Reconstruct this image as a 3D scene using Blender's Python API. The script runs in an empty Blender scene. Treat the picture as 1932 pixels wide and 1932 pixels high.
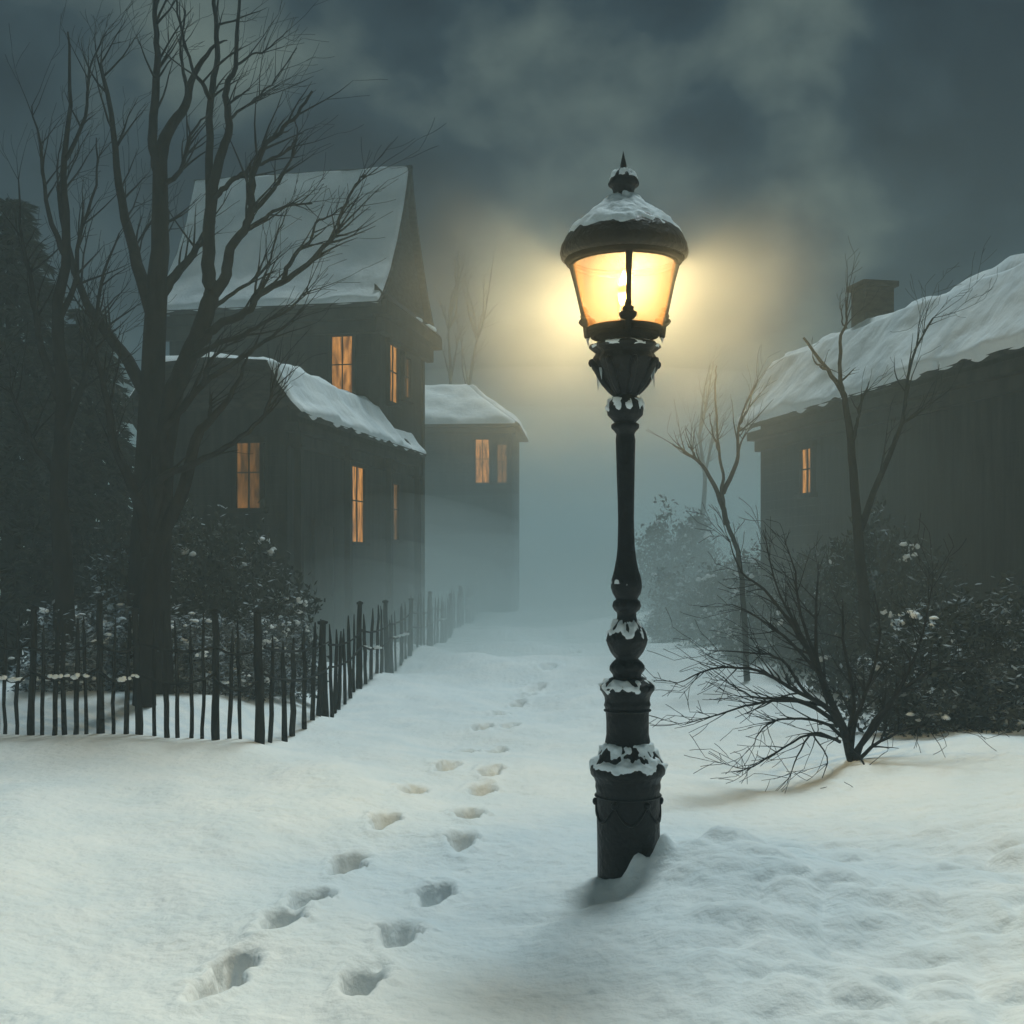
import bpy, math, random
import numpy as np
from mathutils import Vector, Matrix, noise as mnoise

# ------------------------------------------------------------------ camera, sky, sun, exposure
scene = bpy.context.scene
EYE, FPX, UC, VH = 1.76, 2310.0, 966.0, 1070.0      # eye height; focal length and centre of a 1932 px wide frame; horizon line
cam_d = bpy.data.cameras.new("camera")
cam_d.sensor_width = 36.0
cam_d.lens = 36.0 * FPX / 1932.0
cam_d.shift_y = (VH - 966.0) / 1932.0
cam_d.clip_start, cam_d.clip_end = 0.1, 2000.0
cam = bpy.data.objects.new("camera", cam_d)
cam.location = (0, 0, EYE)
cam.rotation_euler = (math.radians(90), 0, 0)
scene.collection.objects.link(cam)
scene.camera = cam

SUN_EL, SUN_AZ = math.radians(61), math.radians(17)   # moonlight through thin cloud, from behind and to the right
sun_dir = Vector((math.sin(SUN_AZ) * math.cos(SUN_EL), math.cos(SUN_AZ) * math.cos(SUN_EL), math.sin(SUN_EL)))
sl = bpy.data.lights.new("moon", 'SUN')
sl.energy = 2.05
sl.angle = math.radians(14)
sl.color = (0.79, 0.97, 1.0)
so = bpy.data.objects.new("moon", sl)
so.rotation_euler = sun_dir.to_track_quat('Z', 'Y').to_euler()
so.location = (0, 20, 60)
scene.collection.objects.link(so)

world = bpy.data.worlds.new("World")
scene.world = world
world.use_nodes = True
nt = world.node_tree
nt.nodes.clear()
wo = nt.nodes.new('ShaderNodeOutputWorld')
add = nt.nodes.new('ShaderNodeAddShader')
b1 = nt.nodes.new('ShaderNodeBackground')
b2 = nt.nodes.new('ShaderNodeBackground')
sky = nt.nodes.new('ShaderNodeTexSky')
sky.sky_type = 'NISHITA'
sky.sun_disc = False
sky.sun_elevation = SUN_EL
sky.sun_rotation = SUN_AZ
nt.links.new(sky.outputs[0], b1.inputs[0])
b1.inputs[1].default_value = 0.0015
tc = nt.nodes.new('ShaderNodeTexCoord')
mp = nt.nodes.new('ShaderNodeMapping')
mp.inputs['Scale'].default_value = (1.0, 0.7, 1.25)
mp.inputs['Location'].default_value = (2.7, 0.5, 0.1)
mp.inputs['Rotation'].default_value = (0.0, 0.35, 0.0)
n1 = nt.nodes.new('ShaderNodeTexNoise')
n1.inputs['Scale'].default_value = 5.2
n1.inputs['Detail'].default_value = 7.0
n1.inputs['Roughness'].default_value = 0.52
n1.inputs['Distortion'].default_value = 0.15
rmp = nt.nodes.new('ShaderNodeValToRGB')
rmp.color_ramp.elements[0].position = 0.40
rmp.color_ramp.elements[0].color = (0.003, 0.008, 0.015, 1)
rmp.color_ramp.elements[1].position = 0.66
rmp.color_ramp.elements[1].color = (0.105, 0.140, 0.125, 1)
e = rmp.color_ramp.elements.new(0.5)
e.color = (0.016, 0.030, 0.040, 1)
nt.links.new(tc.outputs['Generated'], mp.inputs['Vector'])
nt.links.new(mp.outputs[0], n1.inputs['Vector'])
nt.links.new(n1.outputs['Fac'], rmp.inputs[0])
nt.links.new(rmp.outputs[0], b2.inputs[0])
b2.inputs[1].default_value = 1.0
nt.links.new(b1.outputs[0], add.inputs[0])
nt.links.new(b2.outputs[0], add.inputs[1])
nt.links.new(add.outputs[0], wo.inputs['Surface'])

scene.view_settings.view_transform = 'Standard'
scene.view_settings.look = 'None'
scene.view_settings.gamma = 1.0
scene.view_settings.exposure = 0.0
scene.cycles.max_bounces = 5
scene.cycles.diffuse_bounces = 3
scene.cycles.volume_bounces = 1
scene.cycles.transparent_max_bounces = 64
scene.cycles.sample_clamp_indirect = 4.0
try:
    scene.cycles.use_denoising = True
    scene.cycles.denoiser = 'OPENIMAGEDENOISE'
except Exception:
    pass

HAZE_DENSITY = 0.0060
LAMP_WATTS = 1550.0

# ------------------------------------------------------------------ helpers
COL = scene.collection
rnd = random.Random(7)


def P(u, v, D):
    """World point seen at (u, v) of the 1932 px frame at depth D."""
    return Vector(((u - UC) / FPX * D, D, EYE - (v - VH) / FPX * D))


def tag(o, label=None, cat=None, group=None, kind=None):
    if label: o['label'] = label
    if cat: o['category'] = cat
    if group: o['group'] = group
    if kind: o['kind'] = kind
    return o


def empty(name, loc, rz=0.0):
    o = bpy.data.objects.new(name, None)
    o.empty_display_size = 0.2
    o.location = loc
    o.rotation_euler = (0, 0, rz)
    COL.objects.link(o)
    return o


def copy_tree(o, parent=None):
    c = o.copy()
    COL.objects.link(c)
    if parent is not None: c.parent = parent
    for ch in [x for x in COL.objects if x.parent == o]:
        copy_tree(ch, c)
    return c


class MB:
    def __init__(s):
        s.v, s.f = [], []

    def poly(s, pts):
        i = len(s.v)
        s.v += [tuple(p) for p in pts]
        s.f.append(tuple(range(i, i + len(pts))))

    def box(s, x0, x1, y0, y1, z0, z1):
        i = len(s.v)
        s.v += [(x0, y0, z0), (x1, y0, z0), (x1, y1, z0), (x0, y1, z0), (x0, y0, z1), (x1, y0, z1), (x1, y1, z1), (x0, y1, z1)]
        s.f += [(i, i + 3, i + 2, i + 1), (i + 4, i + 5, i + 6, i + 7), (i, i + 1, i + 5, i + 4), (i + 1, i + 2, i + 6, i + 5),
                (i + 2, i + 3, i + 7, i + 6), (i + 3, i, i + 4, i + 7)]

    def prism(s, poly, axis, a0, a1):
        """extrude a 2D polygon; axis 'x': poly in (y, z); axis 'y': poly in (x, z)"""
        n = len(poly)
        i = len(s.v)
        for a in (a0, a1):
            for p, q in poly:
                s.v.append((a, p, q) if axis == 'x' else (p, a, q))
        s.f.append(tuple(range(i, i + n)))
        s.f.append(tuple(range(i + 2 * n - 1, i + n - 1, -1)))
        for k in range(n):
            k2 = (k + 1) % n
            s.f.append((i + k, i + n + k, i + n + k2, i + k2))

    def tube(s, pts, radii, sides=6):
        n = len(pts)
        pts = [Vector(p) for p in pts]
        base = len(s.v)
        t0 = (pts[1] - pts[0]).normalized()
        up = Vector((0, 1, 0)) if abs(t0.y) < 0.9 else Vector((1, 0, 0))
        nrm = t0.cross(up).normalized()
        for k in range(n):
            t = (pts[min(k + 1, n - 1)] - pts[max(k - 1, 0)])
            if t.length < 1e-9: t = t0.copy()
            t.normalize()
            nrm = (nrm - t * nrm.dot(t))
            if nrm.length < 1e-6: nrm = t.orthogonal()
            nrm.normalize()
            bn = t.cross(nrm)
            for j in range(sides):
                a = 2 * math.pi * j / sides
                s.v.append(tuple(pts[k] + (nrm * math.cos(a) + bn * math.sin(a)) * radii[k]))
        for k in range(n - 1):
            for j in range(sides):
                a, b = base + k * sides + j, base + k * sides + (j + 1) % sides
                s.f.append((a, b, b + sides, a + sides))
        s.f.append(tuple(base + j for j in reversed(range(sides))))
        s.f.append(tuple(base + (n - 1) * sides + j for j in range(sides)))

    def lathe(s, prof, segs=32, mod=None, caps=True):
        base = len(s.v)
        for k, (r, z) in enumerate(prof):
            for j in range(segs):
                a = 2 * math.pi * j / segs
                rr = r * (mod(a, z) if mod else 1.0)
                s.v.append((rr * math.cos(a), rr * math.sin(a), z))
        for k in range(len(prof) - 1):
            for j in range(segs):
                a, b = base + k * segs + j, base + k * segs + (j + 1) % segs
                s.f.append((a, a + segs, b + segs, b) if prof[k + 1][1] < prof[k][1] else (a, b, b + segs, a + segs))
        if caps:
            s.f.append(tuple(base + j for j in range(segs)))
            s.f.append(tuple(base + (len(prof) - 1) * segs + j for j in reversed(range(segs))))

    def blob(s, c, r, seed=0, sub=2, flat=0.7, rough=0.35):
        base = len(s.v)
        vs, fs = ICO[sub]
        off = Vector((seed * 3.17, seed * 1.31, seed * 7.7))
        for p in vs:
            d = 1 + rough * mnoise.noise(p * 1.7 + off) + rough * 0.5 * mnoise.noise(p * 4.1 + off)
            s.v.append((c[0] + p.x * r[0] * d, c[1] + p.y * r[1] * d, c[2] + p.z * r[2] * d * (flat if p.z < 0 else 1)))
        s.f += [tuple(base + i for i in f) for f in fs]

    def build(s, name, mat, parent=None, smooth=False, bevel=0.0):
        me = bpy.data.meshes.new(name)
        me.from_pydata(s.v, [], s.f)
        me.update()
        me.materials.append(mat)
        if smooth:
            me.polygons.foreach_set('use_smooth', [True] * len(me.polygons))
        o = bpy.data.objects.new(name, me)
        COL.objects.link(o)
        if parent is not None: o.parent = parent
        if bevel:
            m = o.modifiers.new('bevel', 'BEVEL')
            m.width = bevel
            m.segments = 2
            m.limit_method = 'ANGLE'
        return o


def make_ico(sub):
    import bmesh
    bm = bmesh.new()
    bmesh.ops.create_icosphere(bm, subdivisions=sub, radius=1.0)
    vs = [v.co.copy() for v in bm.verts]
    fs = [[v.index for v in f.verts] for f in bm.faces]
    bm.free()
    return vs, fs


ICO = {k: make_ico(k) for k in (1, 2, 3)}


def spline(pts, step=4):
    """Catmull-Rom through Vectors."""
    pts = [Vector(p) for p in pts]
    out = []
    n = len(pts)
    for i in range(n - 1):
        p0, p1, p2, p3 = pts[max(i - 1, 0)], pts[i], pts[i + 1], pts[min(i + 2, n - 1)]
        for k in range(step):
            t = k / step
            out.append(0.5 * ((2 * p1) + (p2 - p0) * t + (2 * p0 - 5 * p1 + 4 * p2 - p3) * t * t + (3 * p1 - p0 - 3 * p2 + p3) * t ** 3))
    out.append(pts[-1])
    return out


# ------------------------------------------------------------------ materials
def new_mat(name):
    m = bpy.data.materials.new(name)
    m.use_nodes = True
    n = m.node_tree
    return m, n, n.nodes['Principled BSDF']


def basic(name, c1, c2, rough=0.8, scale=8.0, stretch=(1, 1, 1), bump=0.3, bscale=None, metal=0.0, spec=0.3, detail=6.0, lo=0.35, hi=0.65, dist=0.02):
    m, n, p = new_mat(name)
    t = n.nodes.new('ShaderNodeTexCoord')
    mp = n.nodes.new('ShaderNodeMapping')
    mp.inputs['Scale'].default_value = stretch
    no = n.nodes.new('ShaderNodeTexNoise')
    no.inputs['Scale'].default_value = scale
    no.inputs['Detail'].default_value = detail
    r = n.nodes.new('ShaderNodeValToRGB')
    r.color_ramp.elements[0].color = (*c1, 1)
    r.color_ramp.elements[1].color = (*c2, 1)
    r.color_ramp.elements[0].position = lo
    r.color_ramp.elements[1].position = hi
    n.links.new(t.outputs['Object'], mp.inputs[0])
    n.links.new(mp.outputs[0], no.inputs['Vector'])
    n.links.new(no.outputs['Fac'], r.inputs[0])
    n.links.new(r.outputs[0], p.inputs['Base Color'])
    p.inputs['Roughness'].default_value = rough
    p.inputs['Metallic'].default_value = metal
    p.inputs['Specular IOR Level'].default_value = spec
    if bump:
        n2 = n.nodes.new('ShaderNodeTexNoise')
        n2.inputs['Scale'].default_value = bscale or scale * 3
        n2.inputs['Detail'].default_value = 5
        n.links.new(mp.outputs[0], n2.inputs['Vector'])
        b = n.nodes.new('ShaderNodeBump')
        b.inputs['Strength'].default_value = bump
        b.inputs['Distance'].default_value = dist
        n.links.new(n2.outputs['Fac'], b.inputs['Height'])
        n.links.new(b.outputs[0], p.inputs['Normal'])
    return m


M_snow = basic('snow', (0.78, 0.83, 0.85), (0.86, 0.88, 0.88), rough=0.75, scale=2.0, bump=0.5, bscale=13.0, spec=0.15, dist=0.05)
M_snow_roof = basic('roof_snow', (0.70, 0.76, 0.80), (0.84, 0.87, 0.88), rough=0.8, scale=1.2, stretch=(1, 1, 0.6), bump=0.6, bscale=5.0, spec=0.1, dist=0.06)
M_iron = basic('cast_iron', (0.003, 0.003, 0.0035), (0.008, 0.0075, 0.007), rough=0.45, scale=14, bump=0.9, bscale=30, spec=0.2, dist=0.014)
M_iron_shaded = basic('shaded_iron', (0.0012, 0.0011, 0.0010), (0.003, 0.0027, 0.0025), rough=0.95, scale=14, bump=0.5, bscale=30, spec=0.0)  # iron with shade put into its colour, so the lamp barely lights it
M_bark = basic('bark', (0.005, 0.005, 0.006), (0.017, 0.016, 0.015), rough=0.95, scale=10, stretch=(1, 1, 0.3), bump=0.8, spec=0.08)
M_twig = basic('twig_bark', (0.006, 0.007, 0.008), (0.017, 0.017, 0.018), rough=0.95, scale=10, bump=0.0, spec=0.05)
M_fence = basic('weathered_stake', (0.004, 0.006, 0.008), (0.016, 0.019, 0.021), rough=0.9, scale=12, stretch=(1, 1, 0.15), bump=0.7, spec=0.1)
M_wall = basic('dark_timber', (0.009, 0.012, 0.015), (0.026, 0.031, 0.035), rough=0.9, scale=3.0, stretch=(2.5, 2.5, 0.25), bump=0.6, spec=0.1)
def clapboard(m):
    n = m.node_tree
    b = [q for q in n.nodes if q.type == 'BUMP'][0]
    t = [q for q in n.nodes if q.type == 'TEX_COORD'][0]
    w = n.nodes.new('ShaderNodeTexWave'); w.wave_type = 'BANDS'; w.bands_direction = 'Z'; w.wave_profile = 'SAW'
    w.inputs['Scale'].default_value = 1.9; w.inputs['Distortion'].default_value = 0.15
    b2 = n.nodes.new('ShaderNodeBump'); b2.inputs['Strength'].default_value = 1.0; b2.inputs['Distance'].default_value = 0.03
    n.links.new(t.outputs['Object'], w.inputs['Vector'])
    n.links.new(w.outputs['Fac'], b2.inputs['Height'])
    n.links.new(b2.outputs[0], b.inputs['Normal'])


clapboard(M_wall)
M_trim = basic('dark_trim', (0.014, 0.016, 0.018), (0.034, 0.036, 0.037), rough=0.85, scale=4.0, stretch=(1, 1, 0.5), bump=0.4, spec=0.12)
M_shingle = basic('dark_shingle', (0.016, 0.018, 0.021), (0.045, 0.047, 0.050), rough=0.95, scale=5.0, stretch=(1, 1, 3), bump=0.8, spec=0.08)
M_brick = basic('sooty_brick', (0.025, 0.024, 0.024), (0.065, 0.058, 0.052), rough=0.95, scale=6.0, stretch=(1, 1, 3), bump=0.7, spec=0.08)
M_leaf = basic('evergreen_leaf', (0.012, 0.018, 0.018), (0.040, 0.050, 0.046), rough=0.8, scale=3.0, bump=0.0, spec=0.15)
M_leaf2 = basic('frosted_leaf', (0.030, 0.040, 0.044), (0.12, 0.14, 0.15), rough=0.85, scale=4.0, bump=0.0, spec=0.1)


def frosted(name, src, amount):
    """leaves with dry snow lying on blades that face up, in patches"""
    m = src.copy(); m.name = name
    n = m.node_tree
    p = n.nodes['Principled BSDF']
    old = p.inputs['Base Color'].links[0].from_socket
    g = n.nodes.new('ShaderNodeNewGeometry')
    sx = n.nodes.new('ShaderNodeSeparateXYZ')
    ab = n.nodes.new('ShaderNodeMath'); ab.operation = 'ABSOLUTE'
    t = n.nodes.new('ShaderNodeTexCoord')
    no = n.nodes.new('ShaderNodeTexNoise'); no.inputs['Scale'].default_value = 3.2; no.inputs['Detail'].default_value = 3
    mu = n.nodes.new('ShaderNodeMath'); mu.operation = 'MULTIPLY'
    rp = n.nodes.new('ShaderNodeValToRGB')
    rp.color_ramp.elements[0].position = amount
    rp.color_ramp.elements[1].position = amount + 0.10
    mx = n.nodes.new('ShaderNodeMix'); mx.data_type = 'RGBA'
    n.links.new(g.outputs['Normal'], sx.inputs[0]); n.links.new(sx.outputs['Z'], ab.inputs[0])
    n.links.new(t.outputs['Object'], no.inputs['Vector'])
    n.links.new(ab.outputs[0], mu.inputs[0]); n.links.new(no.outputs['Fac'], mu.inputs[1])
    n.links.new(mu.outputs[0], rp.inputs[0]); n.links.new(rp.outputs[0], mx.inputs[0])
    n.links.new(old, mx.inputs[6]); mx.inputs[7].default_value = (0.34, 0.40, 0.45, 1)
    n.links.new(mx.outputs[2], p.inputs['Base Color'])
    return m


M_leafs = frosted('frosted_evergreen_leaf', M_leaf, 0.37)
M_leaf2s = frosted('snowy_leaf', M_leaf2, 0.28)
M_ice = basic('ice', (0.35, 0.40, 0.42), (0.5, 0.55, 0.58), rough=0.15, scale=10, bump=0.2, spec=0.5)


def lit_window(name, c_dark, c_lit, strength):
    m, n, p = new_mat(name)
    t = n.nodes.new('ShaderNodeTexCoord')
    mp = n.nodes.new('ShaderNodeMapping')
    mp.inputs['Scale'].default_value = (7, 7, 1.3)
    no = n.nodes.new('ShaderNodeTexNoise')
    no.inputs['Scale'].default_value = 1.6
    no.inputs['Detail'].default_value = 4
    r = n.nodes.new('ShaderNodeValToRGB')
    r.color_ramp.elements[0].color = (*c_dark, 1)
    r.color_ramp.elements[1].color = (*c_lit, 1)
    r.color_ramp.elements[0].position = 0.36
    r.color_ramp.elements[1].position = 0.68
    n.links.new(t.outputs['Object'], mp.inputs[0])
    n.links.new(mp.outputs[0], no.inputs['Vector'])
    n.links.new(no.outputs['Fac'], r.inputs[0])
    p.inputs['Base Color'].default_value = (0.02, 0.015, 0.01, 1)
    p.inputs['Roughness'].default_value = 0.25
    n.links.new(r.outputs[0], p.inputs['Emission Color'])
    p.inputs['Emission Strength'].default_value = strength
    return m


M_win = lit_window('lit_pane', (0.20, 0.075, 0.015), (1.0, 0.43, 0.10), 0.72)
M_win_dim = lit_window('dim_lit_pane', (0.07, 0.035, 0.012), (0.40, 0.18, 0.05), 0.55)

m, n, p = new_mat('amber_glass')
n.nodes.remove(p)
out = n.nodes['Material Output']
tr = n.nodes.new('ShaderNodeBsdfTransparent')
tr.inputs[0].default_value = (1.0, 0.90, 0.74, 1)
tl = n.nodes.new('ShaderNodeBsdfTranslucent')
tcg = n.nodes.new('ShaderNodeTexCoord')
mpg = n.nodes.new('ShaderNodeMapping')
mpg.inputs['Scale'].default_value = (1, 1, 0.30)
ng = n.nodes.new('ShaderNodeTexNoise')
ng.inputs['Scale'].default_value = 10
ng.inputs['Detail'].default_value = 5
ng.inputs['Distortion'].default_value = 0.6
rg = n.nodes.new('ShaderNodeValToRGB')
rg.color_ramp.elements[0].color = (0.0018, 0.00040, 0.00004, 1)
rg.color_ramp.elements[1].color = (0.0060, 0.0025, 0.00045, 1)
rg.color_ramp.elements[0].position = 0.25
rg.color_ramp.elements[1].position = 0.68
mx = n.nodes.new('ShaderNodeMixShader')
mx.inputs[0].default_value = 0.62
n.links.new(tcg.outputs['Object'], mpg.inputs[0])
n.links.new(mpg.outputs[0], ng.inputs['Vector'])
n.links.new(ng.outputs['Fac'], rg.inputs[0])
n.links.new(rg.outputs[0], tl.inputs[0])
n.links.new(tr.outputs[0], mx.inputs[1])
n.links.new(tl.outputs[0], mx.inputs[2])
n.links.new(mx.outputs[0], out.inputs['Surface'])
M_glass = m

m, n, p = new_mat('gas_flame')
p.inputs['Base Color'].default_value = (1, 0.8, 0.4, 1)
p.inputs['Emission Color'].default_value = (1.0, 0.72, 0.32, 1)
p.inputs['Emission Strength'].default_value = 1.2
M_flame = m

# ------------------------------------------------------------------ ground: one sheet of snow with drifts and trodden prints
LAMP_D = 7.0
LAMP_X = (1186 - UC) / FPX * LAMP_D


def _hash(ix, iy, s):
    h = (ix * 374761393 + iy * 668265263 + s * 982451653) & 0xffffffff
    h = ((h ^ (h >> 13)) * 1274126177) & 0xffffffff
    return ((h ^ (h >> 16)) & 0xffff) / 65535.0


def vnoise(x, y, s=0):
    x = np.asarray(x, float); y = np.asarray(y, float)
    ix = np.floor(x).astype(np.int64); iy = np.floor(y).astype(np.int64)
    fx = x - ix; fy = y - iy
    fx = fx * fx * fx * (fx * (fx * 6 - 15) + 10); fy = fy * fy * fy * (fy * (fy * 6 - 15) + 10)
    a, b, c, d = _hash(ix, iy, s), _hash(ix + 1, iy, s), _hash(ix, iy + 1, s), _hash(ix + 1, iy + 1, s)
    return (a * (1 - fx) + b * fx) * (1 - fy) + (c * (1 - fx) + d * fx) * fy - 0.5


def gauss(x, y, cx, cy, sx, sy, h):
    return h * np.exp(-((x - cx) / sx) ** 2 - ((y - cy) / sy) ** 2)


def gp(u, v):
    D = FPX * EYE / (v - VH)
    return ((u - UC) / FPX * D, D)


TRAIL_L = [(437, 1822), (530, 1738), (582, 1692), (655, 1620), (725, 1550), (778, 1487), (842, 1438), (880, 1395), (908, 1360), (945, 1328), (975, 1304)]
TRAIL_R = [(685, 1838), (752, 1745), (820, 1660), (870, 1578), (884, 1528), (908, 1472), (925, 1446), (937, 1393), (962, 1356)]
TRAIL_F = [(990, 1291), (1008, 1280), (1035, 1262), (1058, 1243), (1082, 1228)]
PRINTS = []
for tr_ in (TRAIL_L, TRAIL_R):
    w = [gp(*q) for q in tr_]
    for i, (x, y) in enumerate(w):
        a, b = w[max(i - 1, 0)], w[min(i + 1, len(w) - 1)]
        dx, dy = b[0] - a[0], b[1] - a[1]
        L = math.hypot(dx, dy)
        PRINTS.append((x, y, dx / L, dy / L, 0.29 + 0.011 * y, 0.072 + 0.002 * y, 0.22))
w = [gp(*q) for q in TRAIL_F]
for i, (x, y) in enumerate(w):
    a, b = w[max(i - 1, 0)], w[min(i + 1, len(w) - 1)]
    dx, dy = b[0] - a[0], b[1] - a[1]
    L = math.hypot(dx, dy)
    PRINTS.append((x, y, dx / L, dy / L, 0.6, 0.14, 0.15))
PRINTS.append((*gp(400, 1856), 0.2, 0.98, 0.30, 0.085, 0.18))


def ground_np(x, y, prints=True):
    x = np.asarray(x, float); y = np.asarray(y, float)
    d = np.clip((y - 3) / 4, 0, 1)
    z = 0.22 * vnoise(x * 0.42 + 3.1, y * 0.33 + 1.7, 1) * np.clip(y / 8, 0.5, 1.6) + 0.13 * vnoise(x * 1.1 + 0.35 * y, y * 0.7, 2) \
        + 0.035 * vnoise(x * 2.9 + 0.9 * y, y * 1.6 - 0.6 * x, 3) + 0.010 * vnoise(x * 8 + 2.5 * y, y * 4 - 2 * x, 4) + 0.009 * vnoise(x * 19, y * 13, 5) + 0.006 * vnoise(x * 31 + 3, y * 27, 9)
    # trodden way keeps level; banks rise to each side
    z = z + 0.16 * np.clip((-2.3 - x) / 1.2, 0, 1) * np.clip((14 - y) / 3, 0, 1) * np.clip((y - 7) / 4, 0, 1) * 0.4
    z = z + 0.30 * np.clip((x - 1.6) / 2.5, 0, 1) ** 1.2
    z = z + 0.25 * np.clip((-2.45 - x) / 0.8, 0, 1) * np.clip((y - 11.9) / 1.6, 0, 1) * np.clip((24 - y) / 5, 0, 1)
    # drift heaped against the lamp
    z = z + gauss(x, y, LAMP_X + 0.42, 6.85, 0.42, 0.5, 0.20) + gauss(x, y, LAMP_X + 0.02, 6.74, 0.07, 0.07, 0.13) + gauss(x, y, LAMP_X + 0.17, 6.80, 0.06, 0.08, 0.13)
    z = z + gauss(x, y, LAMP_X + 0.95, 6.4, 0.55, 0.35, 0.12) + gauss(x, y, LAMP_X + 0.5, 5.9, 0.5, 0.2, 0.07)
    z = z - gauss(x, y, LAMP_X - 0.24, 6.60, 0.22, 0.14, 0.07) - gauss(x, y, LAMP_X - 0.55, 6.35, 0.25, 0.10, 0.05)
    lump = np.clip((x - LAMP_X + 0.1) / 0.6, 0, 1) * np.clip((9 - y) / 2, 0, 1)
    z = z + lump * (0.14 * np.abs(vnoise(x * 3.1 - 0.7 * y, y * 3.7, 6)) + 0.05 * vnoise(x * 7, y * 7, 7))
    # wind streaks
    z = z + 0.02 * vnoise(x * 1.4 - 1.1 * y, y * 5.0 + 4.2 * x, 8) * np.clip(1 - y / 20, 0, 1)
    if prints:
        for (px, py, dx, dy, L, W, dep) in PRINTS:
            m = (np.abs(x - px) < 1.2) & (np.abs(y - py) < 1.6)
            if not m.any(): continue
            X, Y = x[m] - px, y[m] - py
            s = X * dx + Y * dy
            t = X * dy - Y * dx
            jag = 0.45 * vnoise(x[m] * 13 + px * 7, y[m] * 11, 11)
            r = np.sqrt((s / (L * 0.62)) ** 2 + (t / (W * (1.0 + 0.15 * np.sign(s)))) ** 2) + jag
            dent = np.clip((1.15 - r) / 0.5, 0, 1)
            dent = dent * dent * (3 - 2 * dent)
            rim = np.exp(-((r - 1.45) / 0.28) ** 2)
            z[m] += -dep * dent * (0.8 + 0.5 * vnoise(x[m] * 9, y[m] * 9, 12)) + 0.018 * rim
    return z


def gz(x, y):
    return float(ground_np(np.array([x]), np.array([y]), False)[0])


def axis_coords(a, b, fine, lo, hi, grow=1.07):
    c = list(np.arange(a, b + 1e-6, fine))
    s = fine
    while c[-1] < hi:
        s *= grow
        c.append(c[-1] + s)
    s = fine
    pre = [a]
    while pre[-1] > lo:
        s *= 1.07
        pre.append(pre[-1] - s)
    return np.array(list(reversed(pre[1:])) + c)


xs = axis_coords(-1.9, 2.6, 0.022, -160, 160)
ys = axis_coords(4.2, 9.0, 0.022, -12, 310, 1.012)
GX, GY = np.meshgrid(xs, ys)
GZ = ground_np(GX.ravel(), GY.ravel()).reshape(GX.shape)
nx, ny = len(xs), len(ys)
verts = np.stack([GX, GY, GZ], -1).reshape(-1, 3)
idx = np.arange(nx * ny).reshape(ny, nx)
faces = np.stack([idx[:-1, :-1], idx[:-1, 1:], idx[1:, 1:], idx[1:, :-1]], -1).reshape(-1, 4)
me = bpy.data.meshes.new('snow_ground')
me.vertices.add(len(verts))
me.vertices.foreach_set('co', verts.ravel())
me.loops.add(faces.size)
me.loops.foreach_set('vertex_index', faces.ravel())
me.polygons.add(len(faces))
me.polygons.foreach_set('loop_start', np.arange(0, faces.size, 4))
me.polygons.foreach_set('loop_total', np.full(len(faces), 4))
me.update(calc_edges=True)
me.validate()
me.polygons.foreach_set('use_smooth', [True] * len(me.polygons))
me.materials.append(M_snow)
ground = bpy.data.objects.new('snow_ground', me)
COL.objects.link(ground)
tag(ground, kind='structure')


# ------------------------------------------------------------------ roofs and windows
def roof_sheet(prof, axis, a0, a1, thick):
    """thick curved sheet: prof = [(p, z)...] upper line; extruded along the other axis"""
    low = []
    n_ = len(prof)
    for i in range(n_):
        a = Vector(prof[max(i - 1, 0)]); b = Vector(prof[min(i + 1, n_ - 1)])
        t = (b - a).normalized()
        nn = Vector((t.y, -t.x))
        if nn.y > 0: nn = -nn
        low.append((prof[i][0] + nn.x * thick, prof[i][1] + nn.y * thick))
    m_ = MB()
    for i in range(n_ - 1):
        m_.prism([prof[i], prof[i + 1], low[i + 1], low[i]], axis, a0, a1)
    return m_


def snow_sheet(prof, axis, a0, a1, thick=0.12, seed=0, nu=60, nv=26, bare=0.0, ragged=0.09):
    """lumpy snow lying on a profile; closed at its edges by sinking just into the roof"""
    pr = [Vector(q) for q in prof]
    seg = [0]
    for i in range(len(pr) - 1): seg.append(seg[-1] + (pr[i + 1] - pr[i]).length)
    m_ = MB()
    for iu in range(nu + 1):
        fu = iu / nu
        for iv in range(nv + 1):
            fv = iv / nv
            s_ = fv * seg[-1]
            k = 0
            while k < len(seg) - 2 and seg[k + 1] < s_: k += 1
            f = (s_ - seg[k]) / (seg[k + 1] - seg[k])
            q = pr[k].lerp(pr[k + 1], f)
            t = (pr[k + 1] - pr[k]).normalized()
            nn = Vector((-t.y, t.x))
            if nn.y < 0: nn = -nn
            a = a0 + (a1 - a0) * fu
            w_ = Vector((a * 1.3, s_ * 1.3, seed * 5.3))
            e_ = min(fu, 1 - fu) * abs(a1 - a0) / 0.10
            e2 = min(fv, 1 - fv) * seg[-1] / 0.12
            edge = min(1, e_, e2)
            edge = math.sqrt(max(0, 1 - (1 - edge) ** 2))
            th = thick * (0.8 + 0.7 * mnoise.noise(w_) + 0.16 * mnoise.noise(w_ * 3.3))
            th -= bare * max(0, mnoise.noise(w_ * 0.9 + Vector((9, 2, 1))) + 0.1)
            th = th * edge - 0.02 * (1 - edge)
            q = q + nn * (th + 0.003)
            if fv < 0.5 and e2 < 0.01: q = q + Vector((0, ragged * mnoise.noise(Vector((a * 2.5, 1, seed)))))
            m_.v.append((a, q.x, q.y) if axis == 'x' else (q.x, a, q.y))
    for iu in range(nu):
        for iv in range(nv):
            a = iu * (nv + 1) + iv
            m_.f.append((a, a + nv + 1, a + nv + 2, a + 1))
    return m_


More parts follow.
